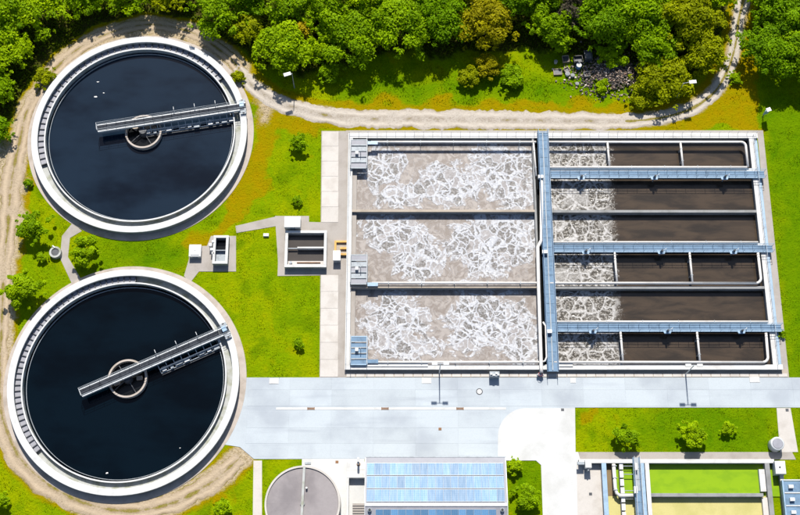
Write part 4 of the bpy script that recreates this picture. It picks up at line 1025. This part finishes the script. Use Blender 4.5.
for px, py, nm in ((274,381.2,'at the left end of the yard'),(426.5,380.8,'below the large lower basin'),(573,380.5,'below the foot of the long walkway'),(754.5,379.8,'near the right end of the road')):
    a, b = P(px-4.8,py+2.8), P(px+4.8,py-2.8)
    if px > 560 and px < 600: a, b = P(px-2.6,py+2.6), P(px+2.6,py-2.6)
    t3 = thing('access_hatch', 'white square access hatch '+nm, 'hatch', (a.x,a.y,0.05), 'white access hatches on the yard')
    MB().bev(a.x, b.x, a.y, b.y, 0.0, 0.09, 0.02).build('frame', M['white'], t3); MB().bev(a.x+0.12, b.x-0.12, a.y+0.1, b.y-0.1, 0.092, 0.115, 0.01).build('plate', M['paint'], t3)
q = P(479.4,391.6); t3 = thing('manhole', 'round white manhole cover with a dark ring on the yard', 'manhole', (q.x,q.y,0.04))
MB().lathe(q, [(0.50,0.0),(0.50,0.062),(0.36,0.062),(0.36,0.0)][::-1], 28, close=True).build('ring', M['darksteel'], t3); MB().cyl(q, 0.345, 0.0, 0.075, 24).build('cover', M['paint'], t3)
q = P(494,378.3); t3 = thing('switch_cabinet', 'grey cabinet with white gauges at the tank edge above the manhole', 'cabinet', (q.x,q.y,0.05))
MB().bev(q.x-0.75, q.x+0.75, q.y-0.05, q.y+0.75, 0.0, 1.35, 0.04).build('cabinet_body', M['galv'], t3)
for dx, dy in ((-0.5,0.3),(-0.1,0.15),(0.3,0.4),(0.55,0.2)): MB().bev(q.x+dx-0.16, q.x+dx+0.16, q.y+dy-0.13, q.y+dy+0.13, 1.353, 1.55, 0.03).build('gauge', M['paint'], t3)
for px, py, nm in ((440,429,'iron gully lid right of the drain channel'),(562.5,409.8,'iron gully lid at the corner of the forecourt'),(787,410,'iron gully lid at the top of the garden path'),(590.5,494,'dark iron gully lid on the slab left of the green basin'),(337,462,'dark gully lid above the white paving')):
    q = P(px,py); o = MB().bev(q.x-0.22, q.x+0.22, q.y-0.2, q.y+0.2, 0.0, 0.085, 0.01).build('gully_lid', M['rust'] if px < 500 else M['darksteel'], origin=(q.x,q.y,0)); tag(o, nm, 'drain cover')

# ================================================================== RUBBLE AND BINS BY THE WOOD
V, Fc, T = [], [], []; rr = np.random.default_rng(4)
c0 = P(606,74)
def chunk(c, s, sq):
    b = len(V); h = rr.normal(size=(8,3))*0.18
    base = np.array([(x,y,z) for z in (-1,1) for x,y in ((-1,-1),(1,-1),(1,1),(-1,1))])*0.5+h*0.5
    a = rr.uniform(0, 6.28); ti = rr.normal()*0.35
    p = base*np.array(sq)*s; R = np.array([[math.cos(a),-math.sin(a),0],[math.sin(a),math.cos(a),0],[0,0,1]]); R2 = np.array([[1,0,0],[0,math.cos(ti),-math.sin(ti)],[0,math.sin(ti),math.cos(ti)]])
    p = p@R2.T@R.T+c; col = rr.uniform(0,1)
    for q in p: V.append(q); T.append((col, 0, 0))
    for f in ((3,2,1,0),(4,5,6,7),(0,1,5,4),(1,2,6,5),(2,3,7,6),(3,0,4,7)): Fc.append([b+i for i in f])
for k in range(2400):
    u = rr.normal(size=2)*np.array([2.9,1.75]); h = max(0, 1.0*(1-(u[0]/5)**2-(u[1]/3.4)**2))
    chunk(np.array([c0.x+u[0]+0.6, c0.y+u[1], h*rr.uniform(0.75,1.05)+0.05]), rr.uniform(0.08,0.34), (1, rr.uniform(0.3,1), rr.uniform(0.3,0.7)))
def rubble_mat():
    m, nt, b = newmat('rubble'); at = nt.nodes.new('ShaderNodeAttribute'); at.attribute_name = 'tint'
    sep = nt.nodes.new('ShaderNodeSeparateColor'); lk(nt, at.outputs['Color'], sep.inputs[0])
    cr = nt.nodes.new('ShaderNodeValToRGB'); lk(nt, sep.outputs[0], cr.inputs[0]); cr.color_ramp.interpolation = 'CONSTANT'
    e = cr.color_ramp.elements; e[0].color = (0.060,0.050,0.046,1); e[1].position = 0.45; e[1].color = (0.20,0.155,0.125,1)
    for p_, c_ in ((0.68,(0.36,0.265,0.20,1)),(0.86,(0.52,0.45,0.41,1)),(0.95,(0.22,0.12,0.09,1))):
        q = e.new(p_); q.color = c_
    n = noise(nt, pos(nt), 6, 3); c = mixc(nt, ramp(nt, n.outputs[0], 0.4, 0.7, 0, 0.5), cr.outputs[0], (0.06,0.055,0.05)); lk(nt, c, b.inputs['Base Color']); b.inputs['Roughness'].default_value = 0.9; return m
me = array_mesh('rubble_pile', np.array(V)-np.array([c0.x,c0.y,0]), np.array(Fc), rubble_mat(), np.array(T))
o = bpy.data.objects.new('rubble_pile', me); C.objects.link(o); o.location = (c0.x,c0.y,0); tag(o, 'heap of broken rubble and timber at the foot of the wood', 'rubble', None, 'stuff')
def crate(px, py, sx, sy, h, mat, label, ang=0.0, nm='crate'):
    q = P(px, py); t = thing(nm, label, nm.replace('_',' '), (q.x,q.y,0), 'junk beside the rubble heap'); w = 0.08
    ca, sa = math.cos(ang), math.sin(ang)
    def at(x, y): return (q.x+x*ca-y*sa, q.y+x*sa+y*ca)
    for cx, cy, a, b in ((0,sy/2-w/2,sx,w),(0,-sy/2+w/2,sx,w),(sx/2-w/2,0,w,sy-2*w-.004),(-sx/2+w/2,0,w,sy-2*w-.004)): MB().cbox(at(cx,cy), a, b, 0.0, h, ang).build('side', mat, t)
    MB().cbox((q.x,q.y), sx-2*w-.004, sy-2*w-.004, 0.0, h*0.55, ang).build('contents', M['darksteel'] if mat is not M['darksteel'] else M['grey'], t)
crate(577.5,62,1.5,1.3,1.0,M['black'],'black crate behind the blue drum',0.1)
crate(587.5,58,1.3,1.6,1.1,M['darksteel'],'dark steel crate nearest the wood beside the rubble',0.05)
crate(586.5,76,1.0,0.9,0.7,M['darksteel'],'grey crate at the left foot of the rubble heap',0.2)
crate(565.5,60,1.1,1.2,0.5,M['wood'],'wooden crate left of the black crate',0.1)
crate(566.5,71,0.9,0.9,0.5,M['wood'],'small wooden crate beside the white bucket',0.5)
crate(557.5,72.5,1.4,1.1,0.3,M['wood'],'flat wooden pallet box at the left end of the junk',0.05)
def bucket(px, py, r, h, mat, label, nm):
    q = P(px,py); t = thing(nm, label, nm, (q.x,q.y,0), 'junk beside the rubble heap')
    MB().lathe(q, [(0.0,0.05),(r*0.85,0.05),(r*0.9,h),(r,h),(r*0.88,0.0)][::-1], 18).build('body', mat, t); MB().lathe(q, [(0.0,h-0.12),(r*0.7,h-0.12),(r*0.88,h-0.02),(r*0.93,h+0.03),(0.0,h+0.05)][::-1], 18).build('lid', M['wall'] if mat is M['bluepaint'] else M['grey'], t)
bucket(578.3,68,0.45,1.0,M['bluepaint'],'blue and white drum among the dark crates','drum')
bucket(567.3,75,0.38,0.5,M['paint'],'white bucket in the grass left of the rubble','bucket'); bucket(572.3,76.5,0.34,0.5,M['galv'],'grey bucket right of the white bucket','bucket'); bucket(577,84.5,0.3,0.35,M['paint'],'small white tub lowest in the junk pile','tub'); bucket(555.5,63,0.3,0.6,M['wall'],'pale tub at the far left of the junk','tub')

# floating flecks of foam on the round tanks
for px, py, r, lab in ((98,82,0.28,'white foam fleck floating upper left in the upper round tank'),(103.5,93,0.2,'small foam fleck beside the larger one in the upper round tank'),(95.5,97,0.4,'curved foam streak in the upper round tank'),(107,473,0.3,'white foam fleck near the bottom of the lower round tank'),(180,448,0.2,'small foam fleck at the lower right of the lower round tank'),(48.5,455,0.0,'')):
    if r == 0: continue
    c = P(px, py, -0.3); rg = random.Random(int(px)); pts = []
    for k in range(11):
        a = 2*math.pi*k/11; q = 0.5*r*(0.5+0.8*rg.random()); pts.append((c.x+q*math.cos(a)*1.5, c.y+q*math.sin(a)*0.7))
    o = MB().prism(pts, -0.32, -0.275).build('foam_fleck', M['paint'], origin=(c.x,c.y,-0.3)); tag(o, lab, 'foam', 'foam flecks on the round tanks')

# ================================================================== TREES AND BUSHES
def leaf_cloud(rng, clumps, n, size, tone=0.5):
    """leaf faces on the shells of many small clumps; clumps: (x,y,z,r)"""
    cl = np.array(clumps); wgt = cl[:,3]**2; idx = rng.choice(len(cl), n, p=wgt/wgt.sum())
    d = rng.normal(size=(n,3)); d /= np.linalg.norm(d, axis=1, keepdims=True); d[:,2] = np.where(d[:,2] < -0.35, -d[:,2], d[:,2])
    rad = cl[idx,3:4]*(0.55+0.5*rng.random((n,1))**0.6)
    p = cl[idx,:3]+d*rad*np.array([1,1,0.85])
    nrm = d*0.75+rng.normal(size=(n,3))*0.5+np.array([0,0.15,0.55]); nrm /= np.linalg.norm(nrm, axis=1, keepdims=True)
    a = np.cross(nrm, rng.normal(size=(n,3))); a /= np.linalg.norm(a, axis=1, keepdims=True); b = np.cross(nrm, a)
    s = size*(0.6+0.8*rng.random((n,1))); w = s*(0.45+0.2*rng.random((n,1)))
    V = np.stack([p-a*s*0.9, p+b*w*0.9-nrm*s*0.12, p+a*s*0.9-nrm*s*0.2, p-b*w*0.9-nrm*s*0.12], 1).reshape(-1, 3)
    ct = rng.random(len(cl)); t = np.clip(0.55*ct[idx]+0.45*rng.random(n)+(tone-0.5), 0, 1)
    return V, np.arange(n*4).reshape(n, 4), np.repeat(t, 4)[:, None]
def make_tree(name, cat, px, py, rpx, h, leaf, label, group, density=1.0, lsize=0.27, lobes=34, squash=0.75, seed=None, tone=0.55, limbs=6):
    zc = h*0.62; c = P(px, py, zc); R = rpx*(DIST+c.y*SN-zc*CS)/F_PX
    rng = np.random.default_rng(seed if seed is not None else int(abs(px)*31+abs(py)*17+3))
    t = thing(name, label, cat, (c.x,c.y,0), group)
    ax, ay = 1+rng.uniform(-0.12,0.12), 1+rng.uniform(-0.12,0.12); vh = h*0.40
    cl = []
    for k in range(lobes):
        d = rng.normal(size=3); d /= np.linalg.norm(d); d[2] = abs(d[2])*1.0-0.30
        q = 0.52+0.36*rng.random(); r = R*(0.14+0.22*rng.random())
        cl.append((d[0]*R*q*ax, d[1]*R*q*ay, zc+d[2]*vh*q*1.05, r))
    for k in range(lobes//3):
        a, q = rng.uniform(0, 6.28), rng.random()**0.5*0.55
        cl.append((math.cos(a)*R*q, math.sin(a)*R*q, zc+vh*(0.45+0.35*rng.random()), R*(0.18+0.13*rng.random())))
    for k in range(lobes//2):        # stray sprigs break the outline
        a = rng.uniform(0, 6.28); q = 0.88+0.24*rng.random()
        cl.append((math.cos(a)*R*q*ax, math.sin(a)*R*q*ay, zc+rng.uniform(-0.5,0.35)*vh, R*(0.07+0.07*rng.random())))
    n = int(min(12000, density*150*R*R*(0.42/lsize)**1.4)+350)
    V, Fq, T = leaf_cloud(rng, cl, n, lsize, tone)
    me = array_mesh('crown', V, Fq, LEAF[leaf], T); o = bpy.data.objects.new('crown', me); C.objects.link(o); o.parent = t
    m = MB(); r0 = max(0.05, 0.028*h); p0 = wloc(t)
    m.tube([p0+Vector((0,0,-0.2)), p0+Vector((rng.uniform(-.1,.1)*h*0.3,0,h*0.35)), p0+Vector((0,0,h*0.62))], r0, 8, r0*0.45)
    for k in range(limbs):
        q = cl[k]; m.tube([p0+Vector((0,0,h*(0.22+0.05*k))), p0+Vector((q[0]*0.45,q[1]*0.45,(q[2]+h*0.3)*0.5)), p0+Vector((q[0],q[1],q[2]))], r0*0.5, 6, r0*0.12)
    m.build('trunk', M['bark'], t)
    return t
WG = 'trees of the wood along the top'
TREES = [
 # px, py, r, h, leaf, label
 (0,48,28,8,'bright','bright leafy tree at the left edge above the dirt track'),
 (34,13,29,9,'bright','bright green tree near the top left corner'),
 (6,8,30,11,'mid','tree cut off by the top left corner of the picture'),
 (84,-6,26,8,'mid','mid green tree above the upper round tank, left of its top'),
 (128,-9,24,8,'bright','bright green treetop above the left half of the upper round tank'),
 (168,-12,24,8,'olive','olive green treetop above the middle of the upper round tank'),
 (-4,90,18,6,'mid','mid green tree on the left edge below the bright leafy one'),
 (-2,128,15,5,'dark','dark low tree on the left edge beside the dirt track bend'),
 (218,10,28,9,'mid','rounded dark green tree above the right shoulder of the upper round tank'),
 (250,-8,24,10,'dark','dark treetop behind the rounded one at the top'),
 (248,28,18,6,'olive','small olive tree between the rounded tree and the big bright one'),
 (284,46,31,9,'bright','big bright green tree standing forward of the wood near the lamp post'),
 (304,30,11,8,'yellow','small yellow leaved tree behind the big bright one'),
 (318,50,15,6,'bright','small yellow green tree right of the big bright one'),
 (290,0,30,11,'mid','mid green treetop behind the yellow leaved tree'),
 (330,5,28,11,'mid','second mid green treetop right of the yellow leaved tree'),
 (352,38,33,9,'mid','soft mid green tree forward of the wood right of the yellow tree'),
 (398,24,36,10,'mid','large glossy green tree at the centre left of the top edge'),
 (372,-4,26,11,'bright','bright treetop cut by the top edge at centre left'),
 (440,18,30,10,'dark','dark green tree right of the large glossy one'),
 (425,-12,28,11,'mid','treetop cut by the top edge behind the dark green tree'),
 (486,22,31,10,'ochre','rust tinged tree at the centre of the top edge'),
 (470,-12,26,11,'olive','olive treetop behind the rust tinged tree'),
 (520,-4,26,10,'dark','dark tree right of the rust tinged one'),
 (553,20,25,8,'mid','mid green tree above the open lawn patch'),
 (572,8,20,9,'grey','bare greyish tree among the green ones'),
 (545,-14,26,11,'mid','treetop cut by the top edge behind the bare greyish tree'),
 (604,18,34,10,'dark','broad dark green tree above the rubble heap'),
 (640,8,33,11,'mid','broad mid green tree above and right of the rubble heap'),
 (600,-18,28,12,'bright','bright treetop cut by the top edge above the rubble heap'),
 (652,44,27,8,'mid','mid green tree behind the yellowish bush'),
 (688,14,34,11,'olive','olive tree left of the track as it enters the wood'),
 (706,48,24,8,'olive','smaller olive tree on the inside of the track bend'),
 (665,-18,28,12,'mid','treetop cut by the top edge left of the track'),
 (714,-6,22,10,'bright','bright treetop left of the track at the top edge'),
 (666,78,31,5,'olive','sparse yellowish bush tree on the inside of the track bend by the lamp'),
 (788,10,36,11,'dark','dark tree in the top right corner'),
 (778,46,34,10,'dark','dark rounded tree right of the track'),
 (806,52,30,10,'mid','mid green tree cut by the right edge'),
 (770,-16,26,11,'mid','treetop right of the track cut by the top edge'),
]
for k, (px, py, r, h, lf, lab) in enumerate(TREES):
    kw = dict(density=1.0)
    if lf == 'yellow' or r < 20: kw['lsize'] = 0.27
    if 'sparse' in lab: kw = dict(density=0.75, lsize=0.3, squash=0.6)
    if lf == 'grey': kw = dict(density=0.5, lsize=0.28)
    make_tree('leafy_tree', 'tree', px, py, r, h*0.66, lf, lab, WG, seed=100+k, **kw)
# low scrub at the foot of the wood
SCRUB = [(487,66,14,2.6,'ochre','rusty scrub bush below the rust tinged tree'),(470,75,13,2.0,'olive','low olive scrub left of the rusty scrub bush'),(612,52,16,3.0,'mid','green scrub just behind the rubble heap'),(602,86,9,1.0,'bright','weedy bush growing on the near foot of the rubble'),(735,78,7,1.0,'bright','small weed clump right of the track bend'),(45,78,12,1.6,'olive','olive scrub between wood and dirt track'),(640,98,15,1.5,'olive','low scrub right of the rubble heap beside the track'),(560,42,12,3,'mid','green scrub above the crates'),(330,72,13,2.2,'mid','low scrub at the foot of the soft mid green tree'),(236,78,9,1.0,'olive','weedy scrub between the upper round tank and the wood'),(510,78,14,1.6,'mid','low green scrub right of the rusty scrub bush')]
for k, (px, py, r, h, lf, lab) in enumerate(SCRUB):
    make_tree('scrub_bush', 'bush', px, py, r, h, lf, lab, 'scrub at the foot of the wood', density=1.0, lsize=0.24, lobes=16, seed=300+k, limbs=4)
BUSH = [(299,143,9,2.0,'mid','lone bush on the lawn right of the upper round tank'),(35,226,16.5,3.4,'mid','round bush left of the well shaft'),(86,250,16,3.2,'bright','bright leafy bush right of the bent footpath'),(24,290,20,3.6,'bright','large bush at the left edge above the lower round tank'),(28,183,5,0.9,'mid','tiny bush beside the dirt track left of the upper round tank'),(297,201,5,0.9,'mid','tiny bush on the lawn above the square chamber'),(299,344,6,1.2,'mid','small bush on the lawn between lower round tank and pale path'),(0,500,9,2.0,'bright','bush cut by the left edge at the bottom'),(222,508,9,1.8,'bright','bush at the bottom below the lower round tank'),(627,436,13,2.8,'mid','left bush on the lawn above the green basin'),(692,434,14,2.8,'bright','middle bush on the lawn above the green basin'),(727,428,7.5,1.3,'bright','small right bush on the lawn above the green basin'),(514,466,8,1.5,'bright','yellow green bush at the top corner of the solar building'),(526,498,14,1.8,'mid','low bush on the grass strip right of the solar building'),(782,334,4,0.7,'mid','tiny dark shrub at the right margin of the rectangular tank'),(42,257,6,1.0,'bright','low weed clump left of the well shaft')]
for k, (px, py, r, h, lf, lab) in enumerate(BUSH):
    make_tree('bush', 'bush', px, py, r, h, lf, lab, 'bushes on the lawns', density=1.5, lsize=0.22 if r > 7 else 0.15, lobes=18, seed=500+k, limbs=5)

# undergrowth that fills the floor of the wood
def undergrowth():
    rng = np.random.default_rng(21); n = 90000
    x = rng.uniform(-75, 75, n); y = rng.uniform(18, 60, n); ok = inside(FOREST, *warp_xy(x, y))
    for t in (TOP_TRACK, LEFT_TRACK): ok &= dist_poly(track_line(t), x, y) > 2.6
    for c, r in EXCL_C: ok &= np.hypot(x-c.x, y-c.y) > r+2.0
    ok &= np.hypot((x-c0.x)/5.5, (y-c0.y)/3.0) > 1
    x, y = x[ok], y[ok]; h = np.array([mnoise.noise((a*0.3, b*0.3, 2.0)) for a, b in zip(x, y)])
    ed = np.clip(dist_poly(list(FOREST)+[FOREST[0]], x, y)/4, 0.15, 1)
    z = np.clip((0.9+1.9*h), 0.15, 3)*ed*(0.3+0.7*rng.random(len(x))); m = len(x)
    p = np.stack([x,y,z], 1); nrm = rng.normal(size=(m,3))*0.5+np.array([0,0.2,0.9]); nrm /= np.linalg.norm(nrm, axis=1, keepdims=True)
    a = np.cross(nrm, rng.normal(size=(m,3))); a /= np.linalg.norm(a, axis=1, keepdims=True); b = np.cross(nrm, a); s = 0.16+0.16*rng.random((m,1))
    V = np.stack([p-a*s, p+b*s*0.6, p+a*s, p-b*s*0.6], 1).reshape(-1,3)
    T = np.repeat(np.clip(0.5+0.7*h+rng.normal(size=m)*0.2, 0, 1), 4)[:,None]
    me = array_mesh('undergrowth', V, np.arange(m*4).reshape(m,4), LEAF['under'], T); o = bpy.data.objects.new('undergrowth', me); C.objects.link(o)
    tag(o, 'dark green undergrowth covering the floor of the wood', None, None, 'stuff')
undergrowth()

# ================================================================== GRASS
def grass():
    rng = np.random.default_rng(11); n = 420000
    x = rng.uniform(-70, 70, n); y = rng.uniform(-46, 52, n)
    u = DIST+y*SN; pxx = 400+F_PX*x/u; pyy = 257.5-F_PX*y*CS/u
    ok = (pxx > -25) & (pxx < 825) & (pyy > 20) & (pyy < 540)
    ex, ey = x+rng.normal(size=n)*0.09, y+rng.normal(size=n)*0.09
    for q in EXCL: ok &= ~inside(q, ex, ey)
    for c, r in EXCL_C: ok &= np.hypot(ex-c.x, ey-c.y) > r-0.4
    for t in (TOP_TRACK, LEFT_TRACK):
        d = dist_poly(track_line(t), x, y); ok &= (d > 1.9) | (rng.random(n) < 0.03)
    x, y, pyy = x[ok], y[ok], pyy[ok]
    cl = np.array([mnoise.noise((a*0.35, b*0.35, 1.0))+0.6*mnoise.noise((a*1.1, b*1.1, 5.0)) for a, b in zip(x, y)])
    dry = np.zeros(len(x), bool)
    xw, yw = warp_xy(x, y); sc = rng.normal(size=(2,len(x)))*0.5
    for q in DRY: dry |= inside(q, xw+sc[0], yw+sc[1])
    lush = np.zeros(len(x), bool)
    for q in LUSH: lush |= inside(q, xw+sc[0], yw+sc[1])
    keep = rng.random(len(x)) < np.clip(0.45+0.7*cl, 0.08, 1)*np.where(dry, 0.3, 0.8); x, y, pyy, cl, dry, lush = x[keep], y[keep], pyy[keep], cl[keep], dry[keep], lush[keep]
    wild = (pyy < 104)
    h = (0.03+0.07*rng.random(len(x))+0.09*np.clip(cl, 0, 1))*np.where(wild, 2.2, 1.0)
    for nm, sel, lf, lab in (('grass', ~dry, 'grass', 'green grass blades of the lawns and the wild bank'), ('dry_grass', dry, 'straw', 'dry ochre grass along the track and round the upper tank')):
        X, Y, H, K, LU = x[sel], y[sel], h[sel], cl[sel], lush[sel]; m = len(X); a = rng.uniform(0, 6.28, m); w = 0.05+0.05*rng.random(m); le = rng.uniform(0, 6.28, m); ll = H*rng.uniform(0.3,1.1,m)
        p0 = np.stack([X-np.cos(a)*w, Y-np.sin(a)*w, np.full(m,-0.06)], 1); p1 = np.stack([X+np.cos(a)*w, Y+np.sin(a)*w, np.full(m,-0.06)], 1)
        p2 = np.stack([X+np.cos(le)*ll, Y+np.sin(le)*ll, H], 1)
        V = np.stack([p0,p1,p2], 1).reshape(-1,3); T = np.repeat(np.clip(np.where(LU, 0.15, 0.64)+0.4*K+rng.normal(size=m)*0.15, 0, 1), 3)[:,None]
        me = array_mesh(nm, V, np.arange(m*3).reshape(m,3), LEAF[lf], T); o = bpy.data.objects.new(nm, me); C.objects.link(o); tag(o, lab, None, None, 'stuff')
grass()
print('triangles', sum(sum(len(p.vertices)-2 for p in o.data.polygons) for o in bpy.data.objects if o.type == 'MESH' and len(o.data.polygons) < 1000)+sum(len(o.data.polygons)*2 for o in bpy.data.objects if o.type == 'MESH' and len(o.data.polygons) >= 1000), 'objects', len(bpy.data.objects))
